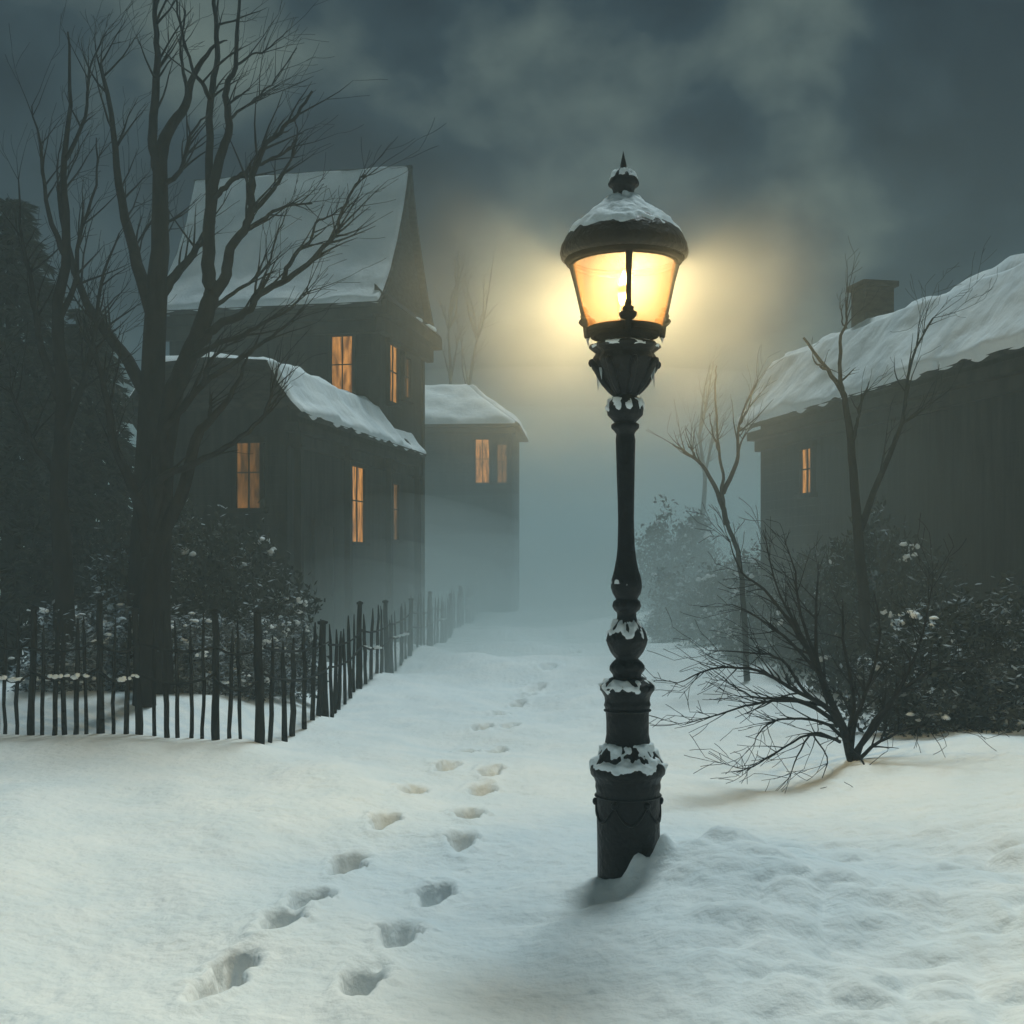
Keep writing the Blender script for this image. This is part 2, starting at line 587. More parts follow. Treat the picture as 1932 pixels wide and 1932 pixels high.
def window(root, axis, at, c, w_, z0, z1, mat, side, label=None):
    """axis 'x': wall in the plane x=at, c along y; axis 'y': wall in the plane y=at. side = outward sign"""
    fr, pn, gb = MB(), MB(), MB()
    def bx(m_, c0, c1, za, zb, d0, d1):
        a, b = sorted((at + side * d0, at + side * d1))
        if axis == 'x': m_.box(a, b, c0, c1, za, zb)
        else: m_.box(c0, c1, a, b, za, zb)
    t = 0.07
    bx(fr, c - w_ / 2 - t, c - w_ / 2, z0, z1, 0.0, 0.08)
    bx(fr, c + w_ / 2, c + w_ / 2 + t, z0, z1, 0.0, 0.08)
    bx(fr, c - w_ / 2 - t - .03, c + w_ / 2 + t + .03, z1, z1 + 0.10, 0.0, 0.10)
    bx(fr, c - w_ / 2 - t - .05, c + w_ / 2 + t + .05, z0 - 0.08, z0, 0.0, 0.14)
    bx(pn, c - w_ / 2, c + w_ / 2, z0, z1, 0.0, 0.02)
    bx(gb, c - 0.011, c + 0.011, z0, z1, 0.021, 0.045)
    zm = z0 + (z1 - z0) * 0.55
    bx(gb, c - w_ / 2, c - 0.011, zm - 0.011, zm + 0.011, 0.021, 0.043)
    bx(gb, c + 0.011, c + w_ / 2, zm - 0.011, zm + 0.011, 0.021, 0.043)
    f = fr.build('window', M_trim, root)
    pn.build('pane', mat, f)
    gb.build('glazing_bar', M_trim, f)
    if label: f['label'] = label
    return f


# ------------------------------------------------------------------ left house (storybook steep roof)
TH = math.radians(11.3)
H1 = empty('steep_roofed_house', (-2.83, 26.0, 0.0), -TH)
tag(H1, 'dark timber house with steep snowy roof and tall pointed gable behind the stake fence', 'house')
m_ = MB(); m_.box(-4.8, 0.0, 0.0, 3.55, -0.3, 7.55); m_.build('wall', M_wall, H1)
m_ = MB(); m_.prism([(0.0, 7.56), (3.55, 7.56), (3.1, 8.25), (2.35, 9.3), (1.96, 10.1), (1.78, 10.55), (1.60, 10.1), (1.2, 9.3), (0.45, 8.25)], 'x', -4.75, 0.06)
m_.build('gable_wall', M_shingle, H1)
front = [(-0.55, 7.28), (-0.15, 7.62), (0.35, 8.18), (0.85, 8.92), (1.30, 9.72), (1.58, 10.28), (1.78, 10.86)]
back = [(3.56 - a + 0.0, b) for a, b in front]
rf = roof_sheet(front, 'x', -5.05, 0.22, 0.10)
rb = roof_sheet(back, 'x', -5.05, 0.22, 0.10)
rf.f += [tuple(i + len(rf.v) for i in f) for f in rb.f]; rf.v += rb.v
roof = rf.build('roof', M_shingle, H1)
snow_sheet(front, 'x', -5.05, 0.16, 0.11, seed=1, nu=150, nv=48, bare=0.03).build('roof_snow', M_snow_roof, roof, smooth=True)
snow_sheet(back, 'x', -5.05, 0.16, 0.11, seed=2, nu=60, nv=20).build('roof_snow', M_snow_roof, roof, smooth=True)
m_ = MB()
m_.box(-5.0, 0.0, -0.38, 0.0, 6.98, 7.20)
m_.box(-5.0, 0.0, -0.20, 0.0, 6.72, 6.978)
m_.box(0.002, 0.34, -0.48, 4.05, 7.05, 7.34)
m_.box(0.002, 0.18, -0.22, 3.85, 6.72, 7.048)
m_.build('cornice', M_trim, H1, bevel=0.02)
m_ = MB(); m_.prism([(0.36, 7.342), (0.0, 7.72), (0.0, 7.342)], 'y', -0.3, 3.95); m_.build('pent_roof', M_shingle, H1)
m_ = MB(); m_.blob((0.27, 3.2, 7.44), (0.12, 0.4, 0.06), 3); m_.blob((0.25, 2.2, 7.43), (0.10, 0.25, 0.05), 4); m_.build('snow_patch', M_snow_roof, H1, smooth=True)
# corner boards
for bx_ in ((-0.16, 0.03, -0.03, 0.0, 4.6, 6.715), (0.0, 0.03, 3.38, 3.58, 0.0, 6.715)):
    m_ = MB(); m_.box(*bx_); m_.build('corner_board', M_trim, H1)
window(H1, 'y', 0.0, -0.80, 0.46, 5.35, 6.68, M_win, -1)
window(H1, 'x', 0.0, 0.90, 0.62, 5.35, 6.62, M_win, 1)
window(H1, 'x', 0.0, 1.95, 0.45, 5.60, 6.52, M_win_dim, 1)
# front wing with its own steep flared roof, running on as a lean-to along the gable side
m_ = MB(); m_.box(-2.4, 0.15, -5.55, -0.002, -0.3, 4.42)
m_.box(0.002, 0.148, -0.002, 1.75, -0.3, 4.42)
m_.build('wing_wall', M_wall, H1)
m_ = MB(); m_.prism([(-2.4, 4.42), (0.15, 4.42), (-0.02, 4.85), (-0.12, 5.08), (-2.12, 5.08), (-2.22, 4.85)], 'y', -5.50, -5.38)
m_.build('wing_gable', M_shingle, H1)
wr = [(0.56, 4.30), (0.36, 4.50), (0.14, 4.80), (-0.06, 5.18)]
wt = [(-0.06, 5.18), (-1.12, 5.26), (-2.18, 5.18)]
wl = [(-2.24 - a, b) for a, b in wr]
r1 = roof_sheet(wr, 'y', -5.95, -0.002, 0.09); r2 = roof_sheet(wl, 'y', -5.95, -0.002, 0.09)
r1.f += [tuple(i + len(r1.v) for i in f) for f in r2.f]; r1.v += r2.v
r3 = roof_sheet(wr[:3], 'y', -0.002, 1.85, 0.09)
r1.f += [tuple(i + len(r1.v) for i in f) for f in r3.f]; r1.v += r3.v
r4 = roof_sheet(wt, 'y', -5.95, -0.002, 0.09)
r1.f += [tuple(i + len(r1.v) for i in f) for f in r4.f]; r1.v += r4.v
wroof = r1.build('wing_roof', M_shingle, H1)
snow_sheet(wr, 'y', -5.93, 0.0, 0.11, seed=6, nu=90, nv=40).build('roof_snow', M_snow_roof, wroof, smooth=True)
snow_sheet(wr[:3], 'y', -0.05, 1.82, 0.07, seed=7, nu=60, nv=14, bare=0.06).build('roof_snow', M_snow_roof, wroof, smooth=True)
snow_sheet(wt, 'y', -5.93, 0.0, 0.13, seed=9, nu=50, nv=20).build('roof_snow', M_snow_roof, wroof, smooth=True)
snow_sheet(wl, 'y', -5.93, 0.0, 0.11, seed=8, nu=40, nv=18).build('roof_snow', M_snow_roof, wroof, smooth=True)
m_ = MB(); m_.box(0.152, 0.42, -5.7, 1.8, 4.02, 4.18); m_.box(0.152, 0.28, -5.5, 1.75, 3.80, 4.018); m_.build('wing_cornice', M_trim, H1, bevel=0.015)
for yy in (-5.72, -3.2, -0.6, 1.55):
    m_ = MB(); m_.box(0.34, 0.46, yy, yy + 0.13, -0.3, 4.018); m_.box(0.30, 0.50, yy - 0.04, yy + 0.17, 3.75, 3.80)
    m_.build('porch_post', M_trim, H1)
window(H1, 'y', -5.55, -0.52, 0.42, 2.75, 3.85, M_win_dim, -1)
window(H1, 'x', 0.15, -2.0, 0.80, 2.25, 3.72, M_win, 1)
window(H1, 'x', 0.15, 0.45, 0.60, 2.35, 3.55, M_win_dim, 1)
m_ = MB(); m_.box(0.152, 0.19, -4.3, -3.4, 0.1, 2.5); dd = m_.build('door', M_trim, H1)
m_ = MB(); m_.tube([(0.20, -3.5, 1.25), (0.24, -3.5, 1.25)], [0.03, 0.03], 8); m_.build('handle', M_iron, dd)
m_ = MB(); m_.box(0.152, 0.21, -4.4, -4.302, 0.1, 2.6); m_.box(0.152, 0.21, -3.398, -3.3, 0.1, 2.6); m_.box(0.152, 0.21, -4.302, -3.398, 2.502, 2.6); m_.build('door_frame', M_wall, H1)

# ------------------------------------------------------------------ far house down the lane
H2 = empty('distant_house', (-0.05, 45.5, 0.0), math.radians(-4))
tag(H2, 'faint narrow house with snowy hipped roof in the fog at the end of the lane', 'house')
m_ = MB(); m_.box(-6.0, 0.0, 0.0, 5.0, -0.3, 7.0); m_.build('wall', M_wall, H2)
m_ = MB()
A, B, C_, D_ = (-6.3, -0.35, 6.95), (0.35, -0.35, 6.95), (0.35, 5.35, 6.95), (-6.3, 5.35, 6.95)
E_, F_ = (-4.2, 2.5, 8.9), (-1.9, 2.5, 8.9)
A2, B2, C2, D2 = [(q[0], q[1], 7.05) for q in (A, B, C_, D_)]
m_.poly([A, D_, C_, B]); m_.poly([A2, B2, F_, E_]); m_.poly([B2, C2, F_]); m_.poly([C2, D2, E_, F_]); m_.poly([D2, A2, E_])
m_.poly([A, B, B2, A2]); m_.poly([B, C_, C2, B2]); m_.poly([C_, D_, D2, C2]); m_.poly([D_, A, A2, D2])
r_ = m_.build('roof', M_shingle, H2)
sm = MB()
for quad in ([A2, B2, F_, E_], [B2, C2, F_, F_]):
    q0, q1, q2, q3 = [Vector(q) for q in quad]
    nn = (q1 - q0).cross(q3 - q0).normalized()
    b0 = len(sm.v); NU, NV = 40, 16
    for i in range(NU + 1):
        for j in range(NV + 1):
            fu, fv = i / NU, j / NV
            q = (q0.lerp(q1, fu)).lerp(q3.lerp(q2, fu), fv)
            ed = min(1, min(fu, 1 - fu) * 18, min(fv, 1 - fv) * 14)
            q = q + nn * (ed * (0.16 + 0.12 * mnoise.noise(q * 1.4)) - 0.01)
            sm.v.append(tuple(q))
    for i in range(NU):
        for j in range(NV):
            a = b0 + i * (NV + 1) + j
            sm.f.append((a, a + NV + 1, a + NV + 2, a + 1))
sm.build('roof_snow', M_snow_roof, r_, smooth=True)
window(H2, 'y', 0.0, -1.05, 0.50, 4.9, 6.5, M_win, -1)
window(H2, 'y', 0.0, -0.32, 0.34, 4.9, 6.3, M_win_dim, -1)
m_ = MB(); m_.box(-0.12, 0.03, -0.03, 0.0, 0, 6.9); m_.box(-6.2, 0.2, -0.15, -0.031, 6.72, 6.92); m_.build('cornice', M_trim, H2)

# ------------------------------------------------------------------ right house
H3 = empty('lane_house', (4.67, 23.0, 0.0), math.radians(11.3))
tag(H3, 'dark low house with steep snowy roof and small lit window right of the lane', 'house')
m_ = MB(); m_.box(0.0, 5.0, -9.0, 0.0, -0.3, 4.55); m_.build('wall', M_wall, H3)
rp = [(-0.38, 4.38), (-0.12, 4.72), (0.18, 5.20), (0.46, 5.66)]
rt = [(0.46, 5.66), (1.4, 5.78), (2.5, 5.9)]
rr = [(5.0 - a, b) for a, b in rp]; rtr = [(5.0 - a, b) for a, b in rt]
r1 = MB()
for pf in (rp, rt, rr, rtr):
    q = roof_sheet(pf, 'y', -9.3, 0.25, 0.09)
    r1.f += [tuple(i + len(r1.v) for i in f) for f in q.f]; r1.v += q.v
roof3 = r1.build('roof', M_shingle, H3)
snow_sheet(rp, 'y', -9.28, 0.22, 0.13, seed=11, nu=150, nv=34, bare=0.03).build('roof_snow', M_snow_roof, roof3, smooth=True)
snow_sheet(rt, 'y', -9.28, 0.22, 0.15, seed=12, nu=90, nv=20).build('roof_snow', M_snow_roof, roof3, smooth=True)
snow_sheet(rtr, 'y', -9.28, 0.22, 0.15, seed=13, nu=40, nv=10).build('roof_snow', M_snow_roof, roof3, smooth=True)
snow_sheet(rr, 'y', -9.28, 0.22, 0.12, seed=14, nu=40, nv=12).build('roof_snow', M_snow_roof, roof3, smooth=True)
g3 = [(0.0, 4.55), (5.0, 4.55), (4.75, 5.1), (4.5, 5.55), (2.5, 5.78), (0.5, 5.55), (0.25, 5.1)]
for ga in (-9.0, -0.1):
    m_ = MB(); m_.prism(g3, 'y', ga, ga + 0.1); m_.build('gable_wall', M_shingle, H3)
m_ = MB(); m_.box(-0.26, -0.002, -9.1, 0.05, 4.12, 4.28); m_.box(-0.12, -0.002, -9.05, 0.02, 3.92, 4.118); m_.build('cornice', M_trim, H3, bevel=0.015)
m_ = MB(); m_.box(0.62, 1.15, -2.9, -2.4, 5.5, 6.42); m_.box(0.56, 1.21, -2.96, -2.34, 6.422, 6.52); m_.build('chimney', M_brick, roof3, bevel=0.015)
window(H3, 'x', 0.0, -2.1, 0.42, 3.02, 3.78, M_win, -1)

# ------------------------------------------------------------------ cast iron street lamp
S = LAMP_D / FPX
V0 = VH + EYE / S          # pixel row of the ground at the lamp
LZ = gz(LAMP_X - 0.15, 6.9) * 0 + 0.0
lamp = empty('street_lamp', (LAMP_X, LAMP_D, LZ))
lamp.rotation_euler = (0, math.radians(-0.42), 0)
tag(lamp, 'ornate black cast iron lamp post with glowing amber lantern standing in the snow', 'street lamp')


def lz(v): return (V0 - v) * S


PROF = [(285, 0.3), (300, 3.5), (312, 6), (319, 5), (321, 12), (327, 19), (337, 25), (346, 29), (351, 28), (354, 23), (360, 20), (366, 20), (375, 27), (385, 38), (396, 52), (410, 70), (424, 88), (436, 100), (447, 109),
        (455, 113), (466, 119), (478, 121), (486, 119), (490, 113)]
PROF_CAP = [(636, 43), (643, 40), (647, 50), (651, 64), (656, 66), (661, 60), (667, 52), (674, 56), (681, 60), (688, 57), (698, 52), (712, 45), (726, 38), (738, 29), (747, 22)]
PROF_POST = [(746, 21), (752, 26), (760, 32), (772, 35), (784, 33), (792, 25), (797, 20), (801, 26), (808, 26), (813, 21), (819, 17), (830, 18.5), (900, 16.5), (980, 15), (1030, 16), (1055, 19), (1075, 23), (1093, 28), (1108, 29), (1120, 26),
             (1130, 20), (1135, 25), (1143, 27), (1150, 24), (1156, 18), (1164, 18), (1174, 21), (1184, 30), (1194, 36), (1208, 39), (1216, 37), (1230, 31), (1243, 21), (1249, 28), (1256, 33), (1264, 33), (1272, 27), (1278, 26)]
PROF_BASE = [(1278, 30), (1286, 44), (1293, 51), (1301, 52), (1307, 47), (1315, 43), (1322, 42), (1330, 44), (1338, 41), (1360, 40), (1385, 40), (1402, 43), (1418, 51), (1432, 61), (1443, 69), (1451, 71), (1459, 70), (1466, 64), (1474, 61),
             (1484, 62), (1492, 60), (1600, 59), (1720, 59)]


def lathe_px(prof, segs=48, mod=None, caps=True):
    pts = []
    # refine
    for i in range(len(prof) - 1):
        (a, ra), (b, rb_) = prof[i], prof[i + 1]
        k = 2
        for j in range(k):
            f = j / k
            pts.append(((ra + (rb_ - ra) * f) * S, lz(a + (b - a) * f)))
    pts.append((prof[-1][1] * S, lz(prof[-1][0])))
    m2 = MB()
    m2.lathe(pts, segs, mod, caps)
    return m2


def rough_mod(amp, k=0, ka=0.0):
    def f(a, z):
        q = Vector((math.cos(a) * 2.2, math.sin(a) * 2.2, z * 9))
        return 1 + amp * mnoise.noise(q * 1.5) + amp * 0.6 * mnoise.noise(q * 5) + (ka * math.cos(k * a) if k else 0)
    return f


lathe_px(PROF_BASE, 64, rough_mod(0.02)).build('pedestal', M_iron, lamp, smooth=True)
lathe_px(PROF_POST, 40, rough_mod(0.035)).build('post', M_iron, lamp, smooth=True)
# raised relief on the pedestal drum: a hoop, festoon and bosses
m_ = MB()
for vv, rr_ in ((1500, 61.5), (1340, 43)):
    ring = [(rr_ * S * math.cos(a), rr_ * S * math.sin(a), lz(vv)) for a in np.linspace(0, 2 * math.pi, 49)]
    hm_ = MB(); hm_.tube(ring, [0.006] * len(ring), 6); hm_.build('hoop', M_iron, lamp, smooth=True)
for k in range(6):
    a0 = math.pi * 2 * k / 6
    sw = []
    for j in range(13):
        f = j / 12
        a = a0 + f * math.pi * 2 / 6
        sw.append((60.2 * S * math.cos(a), 60.2 * S * math.sin(a), lz(1512 + 34 * math.sin(math.pi * f))))
    m_.tube(sw, [0.005 + 0.005 * math.sin(math.pi * j / 12) for j in range(13)], 6)
    m_.blob((61 * S * math.cos(a0), 61 * S * math.sin(a0), lz(1511)), (0.02, 0.02, 0.022), k, 2, 1.0, 0.15)
m_.build('relief', M_iron, lamp, smooth=True)
cap = lathe_px(PROF_CAP, 64, rough_mod(0.03, 8, 0.045)).build('capital', M_iron, lamp, smooth=True)
m_ = MB()
for k in range(8):          # curled acanthus leaves on the capital
    a = math.pi * 2 * k / 8 + 0.2
    ca, sa = math.cos(a), math.sin(a)
    pts = [(r * S * ca, r * S * sa, lz(v)) for v, r in ((742, 25), (725, 40), (705, 51), (690, 60), (684, 65), (688, 68), (694, 66))]
    m_.tube(spline(pts, 3), [0.012, .014, .016, .018, .019, .020, .021, .021, .021, .02, .019, .018, .017, .015, .013, .011, .009, .007, .005], 6)
m_.build('leaf_ornament', M_iron, cap, smooth=True)
lathe_px([(q, r) for q, r in PROF if q >= 366], 64, rough_mod(0.012), False).build('lantern_roof', M_iron, lamp, smooth=True)
lathe_px([(491, 113), (490, 106), (470, 100), (440, 84), (410, 55), (390, 30), (378, 12)], 64, rough_mod(0.012), False).build('shade_liner', M_iron_shaded, lamp, smooth=True)  # inner cone added to keep the lamplit inside of the roof dark
lathe_px([(q, r) for q, r in PROF if 319 <= q <= 366], 40, rough_mod(0.05)).build('knob', M_iron, lamp, smooth=True)
lathe_px([(q, r) for q, r in PROF if q <= 320], 14, rough_mod(0.10)).build('finial', M_iron, lamp, smooth=True)
# lantern: brim underside ring, bottom cup, four ribs, two rings, four curved panes
for vv, rr_, tk in ((492, 104, 0.022), (497, 97, 0.012), (622, 67, 0.016), (633, 60, 0.016)):
    ring = [(rr_ * S * math.cos(a), rr_ * S * math.sin(a), lz(vv)) for a in np.linspace(0, 2 * math.pi, 49)]
    lr = MB(); lr.tube(ring, [tk] * len(ring), 8)
    lr.build('lantern_ring', M_iron_shaded, lamp, smooth=True)
lathe_px([(612, 10), (615, 40), (618, 64), (626, 66), (632, 60), (640, 46), (645, 40), (649, 42)], 48, rough_mod(0.02)).build('lantern_cup', M_iron_shaded, lamp, smooth=True)
for k in range(4):
    a = -math.pi / 2 + k * math.pi / 2
    ca, sa = math.cos(a), math.sin(a)
    m_ = MB()
    pts = [(r * S * ca, r * S * sa, lz(v)) for v, r in ((488, 101), (530, 91.5), (580, 81), (610, 74.5), (628, 71), (640, 71))]
    m_.tube(spline(pts, 3), [0.021, .020, .018, .016, .015, .0145, .014, .014, .014, .015, .017, .019, .02, .019, .016, .004], 8)
    # pointed crest where the rib meets the cup
    for dv, rad in ((0, 0.020), (10, 0.030), (20, 0.05)):
        m_.blob(((76 - dv * 0.25) * S * ca, (76 - dv * 0.25) * S * sa, lz(588 + dv)), (rad, rad, 0.03), k + dv, 2, 1.0, 0.25)
    m_.build('lantern_rib', M_iron_shaded, lamp, smooth=True)
for k in range(4):
    a0 = -math.pi / 2 + k * math.pi / 2 + 0.004
    a1 = a0 + math.pi / 2 - 0.008
    m_ = MB()
    NA, NV_ = 16, 12
    for i in range(NA + 1):
        a = a0 + (a1 - a0) * i / NA
        for j in range(NV_ + 1):
            f = j / NV_
            r = (99 + (69 - 99) * f) * S
            m_.v.append((r * math.cos(a), r * math.sin(a), lz(488 + (628 - 488) * f)))
    for i in range(NA):
        for j in range(NV_):
            q = i * (NV_ + 1) + j
            m_.f.append((q, q + NV_ + 1, q + NV_ + 2, q + 1))
    m_.build('glass_pane', M_glass, lamp, smooth=True)
m_ = MB()
m_.lathe([(0.003, lz(505)), (0.018, lz(520)), (0.032, lz(540)), (0.036, lz(556)), (0.028, lz(572)), (0.012, lz(585))], 16)
m_.build('flame', M_flame, lamp, smooth=True)
m_ = MB(); m_.lathe([(0.018, lz(586)), (0.02, lz(600)), (0.03, lz(606)), (0.03, lz(616))], 16); m_.build('burner', M_iron_shaded, lamp, smooth=True)
ld = bpy.data.lights.new('lamp_light', 'POINT')
ld.energy = LAMP_WATTS
ld.color = (1.0, 0.83, 0.47)
ld.shadow_soft_size = 0.14
lo = bpy.data.objects.new('lamp_light', ld)
lo.location = (0, 0, lz(548))
lo.parent = lamp
COL.objects.link(lo)


def prof_r(v, prof):
    for i in range(len(prof) - 1):
        if prof[i][0] <= v <= prof[i + 1][0]:
            f = (v - prof[i][0]) / (prof[i + 1][0] - prof[i][0] + 1e-9)
            return prof[i][1] + (prof[i + 1][1] - prof[i][1]) * f
    return prof[-1][1]


def lamp_snow(prof, v0, v1, thick, seed, cover=0.0, ragged=10.0, segs=96, rows=22):
    """snow caught on a ledge; where its thickness falls below zero the iron shows"""
    m2 = MB()
    for j in range(segs):
        a = 2 * math.pi * j / segs
        ca, sa = math.cos(a), math.sin(a)
        ve = v1 + ragged * (mnoise.noise(Vector((ca * 2.5, sa * 2.5, seed * 3.3))) + 0.7 * mnoise.noise(Vector((ca * 7, sa * 7, seed * 3.3))))
        for i in range(rows + 1):
            f = i / rows
            v = v0 + (ve - v0) * f
            q = Vector((ca * 1.6, sa * 1.6, v * 0.03 + seed * 7.1))
            th = thick * (0.75 + 0.5 * mnoise.noise(q * 1.2) + 0.45 * mnoise.noise(q * 3.1) + 0.2 * mnoise.noise(q * 7.3)) + cover * 0.7 * (mnoise.noise(q * 1.9 + Vector((3, 1, 8))) + 0.35 * mnoise.noise(q * 5.1 + Vector((5, 1, 8))) - 0.10)
            ed = min(1, (1 - f) * 5, f * 7)
            th = th * math.sqrt(max(0, ed)) - 0.006 * (1 - ed) - (0.004 if cover else 0)
            r = prof_r(v, prof) * S + th * 0.75
            m2.v.append((r * ca, r * sa, lz(v) + th * 0.65))
    for j in range(segs):
        for i in range(rows):
            a, b = j * (rows + 1) + i, ((j + 1) % segs) * (rows + 1) + i
            m2.f.append((a, a + 1, b + 1, b))
    return m2


lamp_snow(PROF, 363, 450, 0.020, 1, 0.018, 13, 120, 34).build('snow_cap', M_snow, lamp, smooth=True)
lamp_snow(PROF, 320, 340, 0.010, 2, 0.022, 3).build('snow_patch', M_snow, lamp, smooth=True)
lamp_snow(PROF_POST, 750, 778, 0.008, 3, 0.03, 4).build('snow_patch', M_snow, lamp, smooth=True)
lamp_snow(PROF_POST, 1166, 1204, 0.010, 4, 0.035, 6).build('snow_patch', M_snow, lamp, smooth=True)
lamp_snow(PROF_POST, 1092, 1104, 0.002, 5, 0.02, 4).build('snow_patch', M_snow, lamp, smooth=True)
lamp_snow(PROF_BASE, 1280, 1302, 0.014, 6, 0.035, 8).build('snow_patch', M_snow, lamp, smooth=True)
lamp_snow(PROF_BASE, 1398, 1455, 0.014, 7, 0.042, 6, 120, 30).build('snow_patch', M_snow, lamp, smooth=True)
lamp_snow(PROF_CAP, 646, 656, 0.004, 8, 0.02, 2).build('snow_patch', M_snow, lamp, smooth=True)
for (a, v, r, L) in ((math.pi * 1.02, 693, 52, 44), (math.pi * 1.12, 696, 50, 22), (-0.1, 690, 54, 42), (-0.28, 694, 50, 26), (-0.5, 697, 50, 16), (math.pi * 1.3, 696, 50, 18), (math.pi * 1.0, 638, 70, 14), (0.0, 638, 70, 10)):
    m_ = MB()
    x, y = r * S * math.cos(a), r * S * math.sin(a)
    m_.tube([(x, y, lz(v)), (x, y, lz(v + L * 0.4)), (x + 0.003, y, lz(v + L))], [0.012, 0.007, 0.001], 6)
    m_.build('icicle', M_ice, lamp, smooth=True)

# ------------------------------------------------------------------ stake fence
fence = empty('stake_fence', (-2.35, 11.35, 0.0))
tag(fence, 'crooked dark stake fence with snow on its rails, turning along the lane', 'fence')
FO = Vector((-2.35, 11.35, 0))
near = [(-5.6, 11.75), (-4.6, 11.55), (-3.6, 11.45), (-2.35, 11.35)]
far = [(-2.35, 11.35), (-2.22, 14), (-2.22, 18), (-2.05, 23), (-1.8, 28), (-1.55, 34), (-1.2, 44)]


def along(poly, d):
    for (a, b) in zip(poly[:-1], poly[1:]):
        L = math.hypot(b[0] - a[0], b[1] - a[1])
        if d <= L: return (a[0] + (b[0] - a[0]) * d / L, a[1] + (b[1] - a[1]) * d / L)
        d -= L
    return poly[-1]


def stake(x, y, h, r, post=False):
    z = gz(x, y)
    lean = rnd.uniform(-0.035, 0.035)
    pts, rad = [], []
    n_ = 7
    for k in range(n_):
        f = k / (n_ - 1)
        pts.append(Vector((x + lean * f * h + rnd.uniform(-0.008, 0.008), y + rnd.uniform(-0.01, 0.01), z - 0.12 + (h + 0.12) * f)) - FO)
        rad.append(r * (1.15 - 0.3 * f + rnd.uniform(-0.12, 0.12)))
    if not post: rad[-1] *= 0.35
    m2 = MB()
    m2.tube(pts, rad, 6)
    if post:
        m2.blob(pts[-1] + Vector((0, 0, 0.01)), (r * 1.6, r * 1.4, r * 0.9), rnd.random() * 50, 1, 0.7, 0.3)
    return m2.build('post' if post else 'picket', M_fence, fence, smooth=True), pts[-1] + FO


posts_near, posts_far = [], []
d = 0.0
k = 0
while d < 3.14:
    x, y = along(near, d)
    post = k % 9 in (0, 6)
    o, top = stake(x, y + (0 if post else rnd.uniform(-0.03, 0.03)), rnd.uniform(1.02, 1.18) + (0.1 if post else 0), 0.034 if post else rnd.uniform(0.015, 0.025), post)
    if post: posts_near.append((x, y, top))
    d += rnd.uniform(0.10, 0.145)
    k += 1
d = 0.02
k = 0
while d < 33.5 and k < 72:
    x, y = along(far, d)
    post = k % 7 == 0
    o, top = stake(x + rnd.uniform(-0.03, 0.03), y, rnd.uniform(0.98, 1.14) + (0.09 if post else 0), 0.042 if post else rnd.uniform(0.018, 0.028), post)
    if post: posts_far.append((x, y, top))
    d += rnd.uniform(0.38, 0.5) * (1 if d < 12 else 1.25)
    k += 1
snows = []
for hh, sag in ((0.86, 0.07), (0.60, 0.09)):
    for poly in (posts_near + [posts_far[0]], posts_far):
        for (a, b) in zip(poly[:-1], poly[1:]):
            p0 = Vector((a[0], a[1] - 0.045, gz(a[0], a[1]) + hh + rnd.uniform(-.03, .03)))
            p1 = Vector((b[0], b[1] - 0.045, gz(b[0], b[1]) + hh + rnd.uniform(-.03, .03)))
            if poly is posts_far:
                p0.x += 0.05; p1.x += 0.05; p0.y += 0.045; p1.y += 0.045
            pts = []
            for j in range(9):
                f = j / 8
                q = p0.lerp(p1, f)
                q.z -= sag * 4 * f * (1 - f) + rnd.uniform(-0.008, 0.008)
                pts.append(q - FO)
            m_ = MB(); m_.tube(pts, [0.013 + rnd.uniform(-.003, .004) for _ in pts], 6)
            m_.build('rail', M_fence, fence, smooth=True)
            if rnd.random() < 0.42:
                f0 = rnd.uniform(0.0, 0.55)
                snows.append(([pts[i] for i in range(9) if f0 <= i / 8 <= f0 + 0.5], hh))
for seg, hh in snows:
    m_ = MB()
    for i, q in enumerate(seg):
        for r in range(2):
            m_.blob(q + Vector((rnd.uniform(-.05, .05), 0, 0.012 + rnd.uniform(0, .012))), (rnd.uniform(.018, .045), rnd.uniform(.018, .03), rnd.uniform(.012, .032)), rnd.random() * 90, 2)
    m_.build('rail_snow', M_snow, fence, smooth=True)


# ------------------------------------------------------------------ bare trees and the bare shrub
def rv(s=1.0): return Vector((rnd.uniform(-1, 1), rnd.uniform(-1, 1), rnd.uniform(-1, 1))) * s


def grow(m2, p, d, L, r, depth, bias, bend=0.28, sides=5):
    n_ = max(4, int(L / 0.12)) if depth > 1 else 4
    n_ = min(n_, 10)
    pts, rad = [p.copy()], [r]
    q = p.copy()
    dd = d.normalized()
    for k in range(n_):
        dd = (dd + rv(bend * 0.5) + bias * 0.10).normalized()
        q = q + dd * (L / n_)
        pts.append(q.copy())
        rad.append(max(0.0022, r * (1 - 0.82 * (k + 1) / n_)))
        if depth > 0 and k >= 1 and rnd.random() < 0.62:
            side = (dd.cross(rv()).normalized() * rnd.uniform(0.5, 1.0) + dd * rnd.uniform(0.6, 1.0) + bias * 0.35)
            grow(m2, q.copy(), side, L * rnd.uniform(0.38, 0.62), rad[-1] * 0.6, depth - 1, bias, bend, max(4, sides - 1))
    m2.tube(pts, rad, sides)


